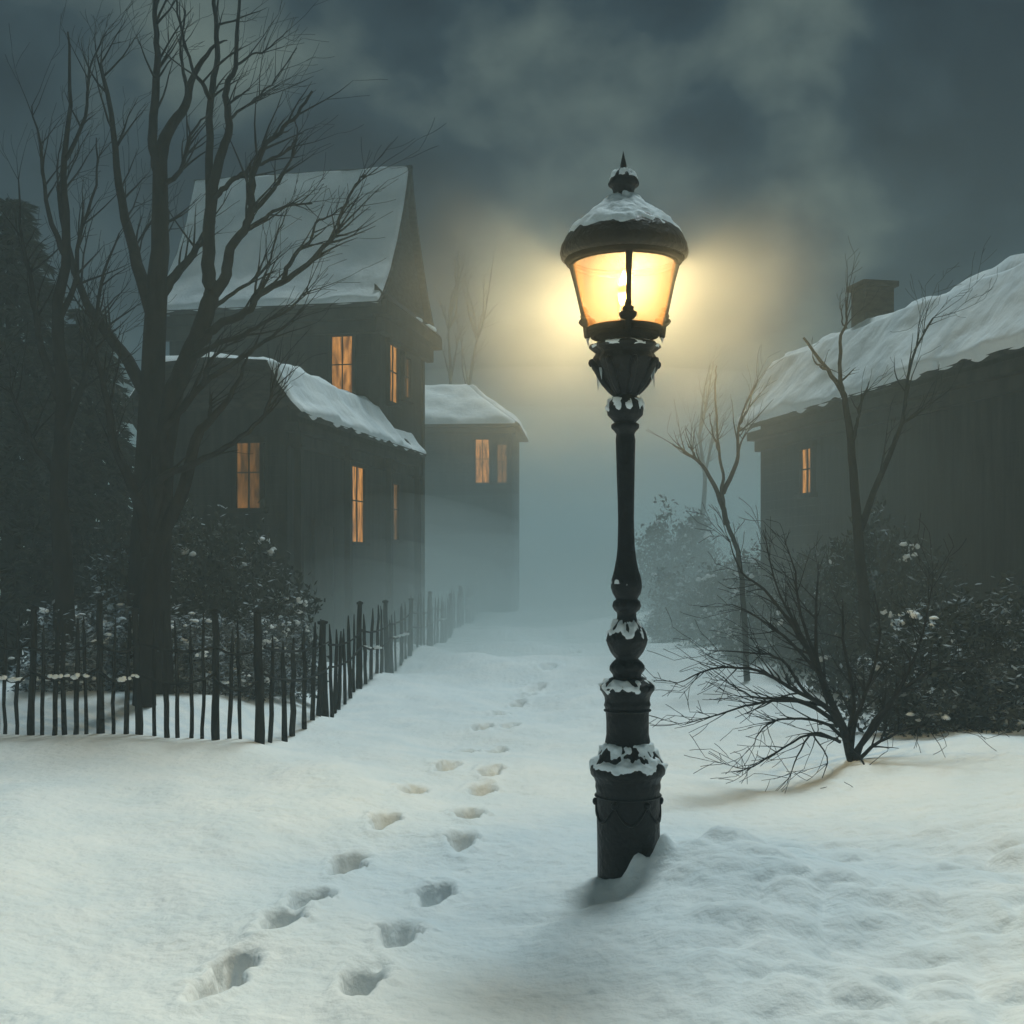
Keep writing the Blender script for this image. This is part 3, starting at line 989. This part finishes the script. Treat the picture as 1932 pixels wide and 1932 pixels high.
def limb(m2, pix, D, r0, r1, dD=0.0, twigs=0, tl=0.7, depth=1, bias=Vector((0.5, 0, 0.6)), step=4, sides=8, wig=0.012, dfun=None):
    """main limb through pixel points at real depth D (drifting by dD along its length)"""
    n_ = len(pix)
    pts = [P(u, v, D + dD * i / max(1, n_ - 1)) for i, (u, v) in enumerate(pix)]
    sp = spline(pts, step)
    for i in range(1, len(sp) - 1): sp[i] = sp[i] + rv(wig)
    N = len(sp)
    rad = [r0 + (r1 - r0) * (i / (N - 1)) ** 0.75 for i in range(N)]
    m2.tube([q - m2.org for q in sp], rad, sides)
    for k in range(twigs):
        i = rnd.randint(max(1, N // 4), N - 1)
        t = (sp[min(i + 1, N - 1)] - sp[i - 1]).normalized()
        dd = t * rnd.uniform(0.5, 1.0) + rv(0.7) + bias * 0.5
        grow(m2, sp[i] - m2.org, dd, tl * rnd.uniform(0.5, 1.1), min(rad[i] * 0.6, 0.016), depth, bias)
    return sp, rad


def bare_tree(name, base_uv, D, trunk, limbs, label, cat, r0, r1, group=None, bark=M_bark, **kw):
    b = P(*base_uv, D)
    b.z = gz(b.x, b.y) - 0.05
    root = empty(name, b)
    tag(root, label, cat, group)
    m2 = MB(); m2.org = b
    limb(m2, [(base_uv[0], VH + (EYE - b.z) / D * FPX)] + trunk, D, r0, r1, sides=10, **kw)
    m2.build('trunk', bark, root, smooth=True)
    for (pix, ra, rb_, dD, tw, tl, dp) in limbs:
        m2 = MB(); m2.org = b
        limb(m2, pix, D, ra, rb_, dD, tw, tl, dp)
        m2.build('branch', M_twig, root, smooth=True)
    return root


G_T = 'bare trees behind the left fence'
bare_tree('bare_tree', (300, 1330), 13.6, [(298, 1180), (302, 1000), (308, 860), (330, 735), (362, 660), (394, 573), (400, 551), (394, 518), (393, 429), (403, 349), (419, 285), (432, 237), (426, 166), (445, 128), (448, 40), (455, -40)], [
    ([(398, 560), (426, 519), (435, 467), (458, 438), (474, 397), (477, 333), (496, 281), (528, 249), (560, 215), (589, 172)], .075, .012, -0.8, 16, 0.75, 1),
    ([(458, 438), (490, 418), (515, 400), (554, 387), (589, 384)], .034, .007, -0.5, 9, .5, 1),
    ([(474, 400), (509, 365), (530, 335), (544, 310), (560, 265), (557, 224)], .034, .006, 0.6, 9, .5, 1),
    ([(402, 378), (425, 352), (450, 333), (477, 317), (499, 307), (530, 292), (551, 275), (560, 262)], .036, .008, -0.6, 9, .55, 1),
    ([(364, 662), (386, 640), (410, 615), (464, 589), (490, 557), (544, 525), (580, 499), (618, 458), (634, 438), (647, 397), (669, 349), (689, 330)], .062, .008, -1.2, 22, .7, 1),
    ([(535, 530), (544, 500), (565, 470), (586, 454), (596, 422), (625, 405), (650, 390)], .032, .006, 0.4, 12, .5, 1),
    ([(350, 690), (378, 668), (403, 653), (458, 631), (505, 605), (554, 576), (580, 544)], .05, .008, -0.9, 12, .6, 1),
    ([(397, 420), (394, 333), (397, 188), (410, 108), (406, 30), (400, -60)], .06, .02, 0.8, 12, .8, 2),
    ([(397, 190), (380, 155), (361, 124), (339, 44), (330, -20)], .03, .008, -0.5, 8, .7, 1),
    ([(428, 230), (455, 205), (490, 180), (520, 150), (560, 90)], .02, .005, 0.7, 12, .7, 1),
    ([(428, 200), (440, 190), (470, 170)], .02, .006, -0.3, 6, .5, 1),
    ([(445, 128), (470, 105), (500, 95), (540, 60)], .018, .005, 0.3, 8, .6, 1),
    ([(400, 585), (430, 560), (470, 535), (505, 500), (520, 450), (540, 400)], .03, .006, 0.9, 12, .6, 1),
], 'tallest bare tree left of the steep roofed house, boughs sweeping right over its roof', 'tree', .17, .012, G_T)
bare_tree('bare_tree', (262, 1340), 14.4, [(268, 1150), (280, 900), (290, 663), (297, 525), (303, 420), (301, 301), (317, 249), (349, 198), (365, 144), (400, 92), (429, 76)], [
    ([(298, 320), (288, 262), (294, 172), (297, 100), (294, 30), (290, -50)], .07, .02, -0.6, 12, .8, 2),
    ([(303, 350), (335, 330), (350, 290), (365, 245), (395, 215)], .04, .008, -0.6, 10, .6, 1),
    ([(300, 560), (330, 520), (365, 480), (385, 440)], .08, .03, 0.5, 8, .8, 1),
    ([(292, 600), (260, 500), (230, 380), (215, 250), (190, 120)], .10, .02, 0.5, 16, .9, 2),
    ([(296, 480), (310, 440), (318, 400)], .05, .02, 0.3, 4, .6, 1),
    ([(352, 196), (350, 150), (340, 90), (350, 20)], .03, .008, 0.3, 8, .6, 1),
    ([(285, 760), (240, 680), (180, 600), (130, 480), (110, 350)], .10, .02, 0.4, 16, .9, 2),
], 'bare tree with forked trunk between the tallest bare tree and the upright leftmost one', 'tree', .22, .006, G_T)
bare_tree('bare_tree', (272, 1360), 12.9, [(282, 1130), (297, 1029), (339, 940), (371, 827), (390, 799), (426, 760), (454, 709), (470, 660)], [
    ([(280, 1030), (300, 930), (307, 901), (387, 866), (440, 835), (490, 792), (510, 750), (522, 699)], .06, .010, -0.7, 12, .6, 1),
    ([(300, 1010), (310, 895), (307, 818), (345, 770), (384, 725), (445, 683), (490, 650), (535, 619), (573, 579)], .07, .009, 0.5, 14, .7, 1),
    ([(384, 725), (390, 690), (420, 660), (460, 640)], .03, .006, -0.5, 8, .5, 1),
    ([(395, 795), (398, 765), (402, 740)], .03, .008, 0.2, 4, .5, 1),
    ([(282, 1050), (260, 940), (215, 840), (190, 700), (150, 620)], .09, .015, 0.4, 14, .8, 2),
    ([(490, 792), (520, 765), (540, 740)], .016, .005, -0.2, 4, .4, 1),
], 'low leaning bare tree directly behind the left end of the stake fence', 'tree', .13, .008, G_T)

bare_tree('bare_tree', (120, 1360), 13.8, [(122, 1150), (112, 930), (120, 740), (108, 600), (126, 470), (118, 330), (132, 200), (128, 60)], [
    ([(116, 830), (150, 740), (178, 640), (190, 540), (225, 440)], .06, .008, -0.5, 14, .7, 1),
    ([(116, 760), (80, 660), (62, 540), (40, 450), (35, 340)], .06, .008, 0.5, 14, .7, 1),
    ([(110, 610), (140, 540), (150, 450), (180, 350), (182, 260)], .045, .007, 0.4, 12, .7, 1),
    ([(122, 480), (90, 400), (80, 300), (60, 200)], .04, .007, -0.4, 10, .7, 1),
    ([(124, 300), (160, 220), (170, 130), (200, 60)], .03, .006, 0.3, 10, .6, 1),
    ([(112, 900), (60, 830), (20, 740), (-30, 690)], .05, .007, 0.3, 10, .7, 1),
], 'slim upright bare tree behind the fence, furthest left of the bare trees', 'tree', .15, .01, G_T)
bare_tree('bare_tree', (1410, 1250), 17.5, [(1402, 1120), (1392, 1040), (1372, 989), (1362, 930), (1364, 893), (1354, 828), (1349, 742), (1352, 690)], [
    ([(1372, 989), (1354, 929), (1324, 878), (1295, 855), (1269, 838)], .045, .010, -0.5, 8, .6, 1),
    ([(1320, 875), (1305, 850), (1297, 838)], .018, .006, -0.3, 3, .4, 1),
    ([(1364, 930), (1390, 873), (1393, 825), (1400, 783), (1430, 717)], .04, .008, 0.6, 10, .7, 1),
    ([(1395, 800), (1412, 770), (1418, 740)], .02, .006, 0.2, 4, .5, 1),
    ([(1356, 850), (1344, 815), (1338, 780)], .02, .006, -0.2, 4, .4, 1),
], 'thin bare tree with forked top standing left of the small lit window house', 'tree', .048, .010, bark=M_twig)
bare_tree('bare_tree', (1640, 1290), 14.5, [(1632, 1150), (1615, 960), (1606, 833), (1591, 747), (1561, 697), (1516, 637)], [
    ([(1592, 750), (1586, 722), (1586, 647), (1596, 606), (1600, 560)], .035, .008, -0.3, 8, .5, 1),
    ([(1561, 697), (1545, 690), (1533, 672)], .02, .006, -0.3, 3, .4, 1),
    ([(1606, 840), (1618, 800), (1622, 765), (1640, 720)], .03, .007, 0.3, 6, .5, 1),
    ([(1622, 1000), (1660, 900), (1700, 800), (1720, 680), (1760, 600)], .05, .008, 0.4, 16, .8, 2),
    ([(1597, 620), (1588, 600), (1590, 575)], .014, .005, 0.1, 3, .3, 1),
], 'dark slender bare tree in front of the right house, branches crossing its snowy roof', 'tree', .09, .014)

far_trees = [((842, 1140), 58, [(845, 900), (850, 720), (846, 620), (850, 570)], 'faint bare tree rising between the pointed gable and the distant house'),
             ((885, 1140), 60, [(890, 900), (885, 740), (900, 640), (910, 590)], 'faint bare tree rising above the distant snowy hipped roof'),
             ((1330, 1150), 48, [(1325, 1000), (1330, 900), (1320, 820), (1335, 760)], 'faint bare tree in fog behind the snowy bushes right of the lamp')]
for (uv, D, tk, lab) in far_trees:
    u, v = tk[-1]
    limbs = []
    for k in range(9):
        i = rnd.randint(1, len(tk) - 2)
        a = tk[i]
        s_ = rnd.choice((-1, 1))
        limbs.append(([a, (a[0] + s_ * rnd.uniform(6, 16), a[1] - rnd.uniform(30, 70)), (a[0] + s_ * rnd.uniform(10, 34), a[1] - rnd.uniform(80, 150))], .06, .012, rnd.uniform(-1.5, 1.5), 7, 1.3, 1))
    bare_tree('bare_tree', uv, D, tk, limbs, lab, 'tree', .16, .02, 'bare trees in the fog', bark=M_twig)

b = P(1614, 1470, 10.3)
b.z = gz(b.x, b.y)
shrub = empty('bare_shrub', b)
tag(shrub, 'leafless dark shrub with fanning twigs arching over the snow right of the lamp', 'shrub')
STEMS = [
    ([(1616, 1482), (1599, 1397), (1561, 1307), (1541, 1236), (1541, 1110)], .055, .008, 0.3, 8),
    ([(1600, 1400), (1561, 1307), (1530, 1240), (1495, 1181), (1440, 1110), (1400, 1080), (1372, 1012)], .032, .004, 0.5, 10),
    ([(1560, 1300), (1541, 1266), (1480, 1201), (1430, 1165), (1380, 1140)], .022, .004, -0.3, 8),
    ([(1590, 1380), (1571, 1342), (1521, 1307), (1475, 1246), (1420, 1231), (1339, 1228)], .026, .004, -0.4, 10),
    ([(1580, 1370), (1561, 1337), (1490, 1297), (1430, 1266), (1354, 1259), (1310, 1275), (1274, 1292)], .026, .003, -0.7, 12),
    ([(1540, 1330), (1490, 1317), (1430, 1317), (1385, 1295), (1364, 1276)], .016, .003, -0.5, 7),
    ([(1580, 1365), (1520, 1327), (1460, 1322), (1405, 1332), (1340, 1352), (1289, 1367)], .022, .003, -0.9, 12),
    ([(1590, 1390), (1551, 1362), (1475, 1357), (1440, 1375), (1420, 1407)], .018, .003, -0.8, 9),
    ([(1585, 1400), (1536, 1382), (1505, 1428), (1485, 1478)], .014, .003, -0.5, 6),
    ([(1580, 1395), (1526, 1387), (1465, 1418), (1430, 1440), (1390, 1458)], .015, .003, -0.9, 9),
    ([(1575, 1395), (1536, 1387), (1561, 1428), (1551, 1468)], .012, .003, -0.4, 4),
    ([(1608, 1440), (1601, 1387), (1611, 1317), (1591, 1206), (1590, 1130)], .035, .006, 0.5, 8),
    ([(1606, 1420), (1611, 1367), (1640, 1287), (1660, 1200), (1650, 1120)], .03, .005, 0.4, 8),
    ([(1610, 1440), (1650, 1360), (1720, 1290), (1790, 1250), (1850, 1240)], .03, .004, -0.2, 14),
    ([(1612, 1440), (1660, 1400), (1730, 1370), (1800, 1380)], .022, .004, -0.6, 10),
    ([(1608, 1430), (1690, 1310), (1740, 1200), (1760, 1090)], .03, .005, 0.4, 12),
    ([(1561, 1307), (1520, 1210), (1470, 1120), (1440, 1000)], .022, .004, 0.8, 10),
    ([(1541, 1240), (1510, 1160), (1500, 1080), (1480, 1020)], .018, .004, 0.2, 7),
    ([(1600, 1400), (1635, 1450), (1622, 1480)], .012, .004, -0.5, 2),
]
for (pix, ra, rb_, dD, tw) in STEMS:
    m2 = MB(); m2.org = b
    limb(m2, pix, 10.3, ra, rb_, dD, int(tw * 1.7), 0.38, 1, Vector((-0.45, 0, 0.15)), 4, 6, 0.006)
    m2.build('stem', M_twig, shrub, smooth=True)


# ------------------------------------------------------------------ evergreens and snowy bushes
def leaf_cloud(n_, fill, size, seed):
    """n leaf blades in clumps through a unit-ish volume; fill(rnd) gives a clump centre and radius"""
    r_ = random.Random(seed)
    m2 = MB()
    cl = [fill(r_) for _ in range(n_ // 45)]
    for (c, rad) in cl:
        for k in range(45):
            d_ = Vector((r_.gauss(0, 1), r_.gauss(0, 1), r_.gauss(0, 0.8)))
            p_ = c + d_ * rad * 0.5
            a = Vector((r_.gauss(0, 1), r_.gauss(0, 1), r_.gauss(-0.1, 0.6))).normalized()
            bq = a.cross(Vector((r_.gauss(0, 1), r_.gauss(0, 1), r_.gauss(0, 1)))).normalized()
            L = size * r_.uniform(0.6, 1.3)
            w_ = L * r_.uniform(0.28, 0.45)
            m2.poly([p_ - a * L * 0.5, p_ + bq * w_ * 0.5, p_ + a * L * 0.6, p_ - bq * w_ * 0.5])
    return m2, cl


def bush_proto(seed, nleaf, leaf, snowy, squat=0.8):
    def fill(r_):
        while True:
            d_ = Vector((r_.uniform(-1, 1), r_.uniform(-1, 1), r_.uniform(0.0, 1)))
            if 0.35 < d_.length < 1: break
        lump = 0.85 + 0.45 * mnoise.noise(d_ * 2.1 + Vector((seed, 0, 0)))
        return Vector((d_.x * lump, d_.y * lump, (d_.z * 1.35 * squat + 0.06) * lump)), r_.uniform(0.10, 0.22)
    root = empty('evergreen_bush', (0, 0, 0))
    m2, cl = leaf_cloud(nleaf, fill, 0.075, seed)
    m2.build('foliage', leaf, root)
    st = MB()
    r_ = random.Random(seed + 5)
    for k in range(7):
        a = r_.uniform(0, 6.28)
        tip = Vector((math.cos(a) * 0.6, math.sin(a) * 0.6, r_.uniform(.5, .9) * squat))
        st.tube(spline([Vector((0, 0, -0.1)), tip * 0.5 + Vector((0, 0, .1)), tip], 3), [0.03, .026, .022, .018, .014, .01, .006], 5)
    st.build('stem', M_twig, root)
    sn = MB()
    cl.sort(key=lambda q: q[0].z + 0.3 * q[0].length, reverse=True)
    r_.shuffle(cl)
    k = 0
    for (c, rad) in cl:
        out = c.normalized()
        if out.z < 0.25 or c.length < 0.62 or k > snowy: continue
        k += 1
        for j in range(r_.randint(2, 5)):
            o_ = Vector((r_.gauss(0, .075), r_.gauss(0, .075), r_.gauss(0.0, .03)))
            sn.blob(c + o_, (r_.uniform(.02, .055), r_.uniform(.02, .055), r_.uniform(.015, .035)), r_.random() * 99, 2, 0.5, 0.45)
    if sn.v: sn.build('snow_cover', M_snow_roof, root, smooth=True)['kind'] = 'stuff'
    return root


protos = [bush_proto(21, 16000, M_leafs, 14), bush_proto(22, 16000, M_leafs, 10), bush_proto(23, 14000, M_leaf2s, 60, 0.75)]
used = set()


def place_bush(kind, u, D, sx, sz, rz, label, cat='bush', group=None):
    p0 = protos[kind]
    x = (u - UC) / FPX * D
    o = p0 if kind not in used else copy_tree(p0)
    used.add(kind)
    o.location = (x, D, gz(x, D) - 0.05)
    o.scale = (sx, sx, sz)
    o.rotation_euler = (0, 0, rz)
    tag(o, label, cat, group)
    return o


GL = 'evergreen bushes behind the fence'
place_bush(2, 345, 14.3, 0.95, 0.95, 0.3, 'greyish snow dusted bush at the foot of the tallest bare tree', group=GL)
place_bush(2, 445, 14.6, 0.85, 0.95, 1.3, 'greyish snowy bush left of the fence corner under the leaning tree', group=GL)
place_bush(2, 522, 15.6, 0.70, 0.95, 2.6, 'smaller snow dusted bush just behind the fence corner', group=GL)
place_bush(1, 430, 17.0, 1.25, 2.1, 3.9, 'tall dark bush in front of the dim lowest left window of the house', group=GL)
place_bush(0, 290, 17.0, 1.3, 2.2, 5.0, 'tall dark bush behind the trunk of the tallest bare tree', group=GL)
place_bush(2, 190, 14.2, 1.1, 1.0, 0.9, 'broad greyish snow dusted bush at the left end of the fence', group=GL)
GR = 'evergreen bushes right of the lane'
place_bush(1, 1665, 15.5, 1.0, 2.0, 2.2, 'tall dark bush against the wall of the right house', group=GR)
place_bush(0, 1545, 18.0, 0.8, 1.7, 1.1, 'dark bush standing below the small lit window of the right house', group=GR)
place_bush(1, 1800, 12.2, 1.1, 1.3, 0.2, 'dark snow flecked bush right of the leafless shrub', group=GR)
GM = 'pale snowy bushes beyond the lamp'
place_bush(2, 1305, 27, 1.35, 1.5, 0.0, 'pale rounded snowy bush nearest the right side of the lamp post', group=GM)
place_bush(2, 1390, 24, 1.2, 1.7, 2.0, 'pale rounded snowy bush beneath the thin forked tree', group=GM)
place_bush(2, 1280, 38, 1.7, 3.0, 4.0, 'tall faint snowy bush far behind the lamp post', group=GM)
place_bush(2, 1450, 20, 0.9, 1.5, 1.0, 'snowy bush at the far corner of the right house', group=GM)


def fir_proto(seed):
    root = empty('evergreen_tree', (0, 0, 0))
    r_ = random.Random(seed)
    m2 = MB()
    z = 0.7
    while z < 6.85:
        reach = 2.3 * (1 - z / 7.0) ** 0.8 + 0.12
        nb = r_.randint(6, 9)
        a0 = r_.uniform(0, 6.28)
        for k in range(nb):
            a = a0 + 6.283 * k / nb + r_.uniform(-.3, .3)
            R = reach * r_.uniform(0.6, 1.12)
            ca, sa = math.cos(a), math.sin(a)
            pts = [Vector((ca * R * f, sa * R * f, z + 0.10 * R * math.sin(f * 3.0) - 0.30 * R * f * f)) for f in (0, .25, .5, .75, 1)]
            m2.tube(pts, [.03, .025, .018, .012, .005], 4)
            n_ = int(12 + 80 * R)
            for j in range(n_):
                f = r_.uniform(0.12, 1.0) ** 0.8
                i = min(3, int(f * 4))
                c = pts[i].lerp(pts[i + 1], f * 4 - i)
                side = r_.choice((-1, 1))
                d_ = Vector((-sa * side, ca * side, 0)) * r_.uniform(0.4, 1) + Vector((ca, sa, 0)) * r_.uniform(0.3, 1) + Vector((0, 0, r_.uniform(-.7, .25)))
                d_.normalize()
                L = r_.uniform(0.16, 0.42) * (1.15 - 0.5 * f)
                w_ = d_.cross(Vector((r_.gauss(0, .4), r_.gauss(0, .4), 1))).normalized() * L * 0.13
                t_ = c + d_ * L - Vector((0, 0, L * 0.15))
                m2.poly([c, c + d_ * L * 0.5 + w_, t_, c + d_ * L * 0.5 - w_])
        z += r_.uniform(0.16, 0.26)
    m2.build('crown', M_leaf, root)
    t = MB(); t.tube([(0, 0, -0.2), (0.03, 0, 2.5), (0, 0.02, 6.9)], [0.18, 0.13, 0.02], 8); t.build('trunk', M_bark, root, smooth=True)
    return root


fir = fir_proto(31)
FL = 'dark evergreens behind the left trees'
for i, (u, D, s_, h_, lab) in enumerate([(165, 18.5, 0.85, 0.80, 'dark evergreen tree standing back between the left bare trees'),
                                        (20, 17.5, 0.95, 1.0, 'dark evergreen tree at the left edge behind the fence')]):
    o = fir if i == 0 else copy_tree(fir)
    x = (u - UC) / FPX * D
    o.location = (x, D, gz(x, D) - 0.1)
    o.scale = (s_, s_, h_)
    o.rotation_euler = (0, 0, i * 1.7)
    tag(o, lab, 'tree', FL)

# ------------------------------------------------------------------ night fog
hz = MB(); hz.box(-170, 170, -16, 318, -2.2, 13.4)
hm, hn, hp = new_mat('haze')
hn.nodes.remove(hp)
pv = hn.nodes.new('ShaderNodeVolumePrincipled')
pv.inputs['Color'].default_value = (0.70, 0.90, 0.94, 1)
pv.inputs['Density'].default_value = HAZE_DENSITY
pv.inputs['Anisotropy'].default_value = -0.34
hn.links.new(pv.outputs[0], hn.nodes['Material Output'].inputs['Volume'])
hz_o = hz.build('haze', hm)
tag(hz_o, kind='stuff')

# drifting mist: thin lens shaped banks lying on the lane in the distance; tall ones added to dim the right house roof
mm, mn_, mp_ = new_mat('lane_mist')
mn_.nodes.remove(mp_)
pv = mn_.nodes.new('ShaderNodeVolumePrincipled')
pv.inputs['Color'].default_value = (0.80, 0.95, 0.97, 1)
pv.inputs['Density'].default_value = 0.0105
pv.inputs['Anisotropy'].default_value = -0.3
mn_.links.new(pv.outputs[0], mn_.nodes['Material Output'].inputs['Volume'])
MS = 'mist banks lying on the lane'
vs_, fs_ = ICO[3]
near_m = mm.copy(); near_m.name = 'house_mist'
[q for q in near_m.node_tree.nodes if q.type == 'PRINCIPLED_VOLUME'][0].inputs['Density'].default_value = 0.028
for (cx, cy, cz, rx, ry, rz_, lab) in ((1.0, 54, 0.0, 30, 20, 3.0, 'x'), (-2.0, 44, 0.0, 14, 13, 1.7, 'x'), (-1.0, 45, 0.2, 18, 14, 2.8, 'x'), (0.0, 48, 0.4, 22, 16, 4.2, 'x'), (1.0, 52, 0.6, 26, 19, 5.8, 'x'), (2.0, 58, 1.0, 34, 22, 8.0, 'x'), (3.0, 64, 1.2, 38, 24, 10.5, 'x'), (-3.8, 33, 0.1, 6, 10, 1.5, 'x'), (-3.4, 34, 0.2, 7.5, 11, 2.8, 'x'), (6.0, 33, 0.2, 6, 10, 1.6, 'x'), (6.5, 34, 0.2, 7, 11, 2.8, 'x'), (-4.2, 26, 0.0, 4.5, 7.5, 1.6, 'n'), (-4.0, 27, 0.1, 5.5, 9, 2.4, 'n'), (-3.8, 29, 0.2, 6.5, 11, 3.4, 'n'), (4.6, 22, 0.0, 4.0, 6, 1.8, 'n'), (4.8, 24, 0.1, 5, 8, 2.8, 'n'), (5.2, 19.5, 0.3, 4.2, 6.5, 5.4, 'x'), (5.6, 19.0, 0.2, 3.6, 6.0, 3.6, 'x'), (5.0, 20.5, 0.3, 4.0, 6.5, 4.6, 'x'), (-4.6, 24, 0.1, 4.6, 7.5, 2.0, 'n')):
    m_ = MB()
    m_.v = [(p_.x * rx, p_.y * ry, p_.z * rz_) for p_ in vs_]
    m_.f = [tuple(f) for f in fs_]
    o = m_.build('mist', near_m if lab == 'n' else mm, smooth=True)
    o.location = (cx, cy, cz)
    tag(o, kind='stuff')
# patch of mist added round the lantern to give the lamp its halo
wm, wn, wp = new_mat('halo_mist')
wn.nodes.remove(wp)
pv = wn.nodes.new('ShaderNodeVolumePrincipled')
pv.inputs['Color'].default_value = (0.97, 0.98, 0.95, 1)
pv.inputs['Anisotropy'].default_value = -0.2
t = wn.nodes.new('ShaderNodeTexCoord')
ln = wn.nodes.new('ShaderNodeVectorMath'); ln.operation = 'LENGTH'
mr = wn.nodes.new('ShaderNodeMapRange'); mr.interpolation_type = 'SMOOTHSTEP'
mr.inputs[1].default_value = 1.0; mr.inputs[2].default_value = 0.25; mr.inputs[3].default_value = 0.0; mr.inputs[4].default_value = 1.0
no = wn.nodes.new('ShaderNodeTexNoise'); no.inputs['Scale'].default_value = 2.8; no.inputs['Detail'].default_value = 3.0
m2_ = wn.nodes.new('ShaderNodeMapRange'); m2_.inputs[1].default_value = 0.40; m2_.inputs[2].default_value = 0.62; m2_.inputs[3].default_value = 0.45; m2_.inputs[4].default_value = 1.25
mu = wn.nodes.new('ShaderNodeMath'); mu.operation = 'MULTIPLY'
mv = wn.nodes.new('ShaderNodeMath'); mv.operation = 'MULTIPLY'; mv.inputs[1].default_value = 0.105
wn.links.new(t.outputs['Object'], ln.inputs[0]); wn.links.new(ln.outputs['Value'], mr.inputs[0])
wn.links.new(t.outputs['Object'], no.inputs['Vector']); wn.links.new(no.outputs['Fac'], m2_.inputs[0])
wn.links.new(mr.outputs[0], mu.inputs[0]); wn.links.new(m2_.outputs[0], mu.inputs[1]); wn.links.new(mu.outputs[0], mv.inputs[0])
wn.links.new(mv.outputs[0], pv.inputs['Density'])
wn.links.new(pv.outputs[0], wn.nodes['Material Output'].inputs['Volume'])
m_ = MB(); m_.v = [tuple(p_) for p_ in vs_]; m_.f = [tuple(f) for f in fs_]
o = m_.build('mist', wm, smooth=True)
o.location = (LAMP_X, LAMP_D + 0.80, lz(530))
o.scale = (1.75, 1.5, 1.55)
tag(o, kind='stuff')
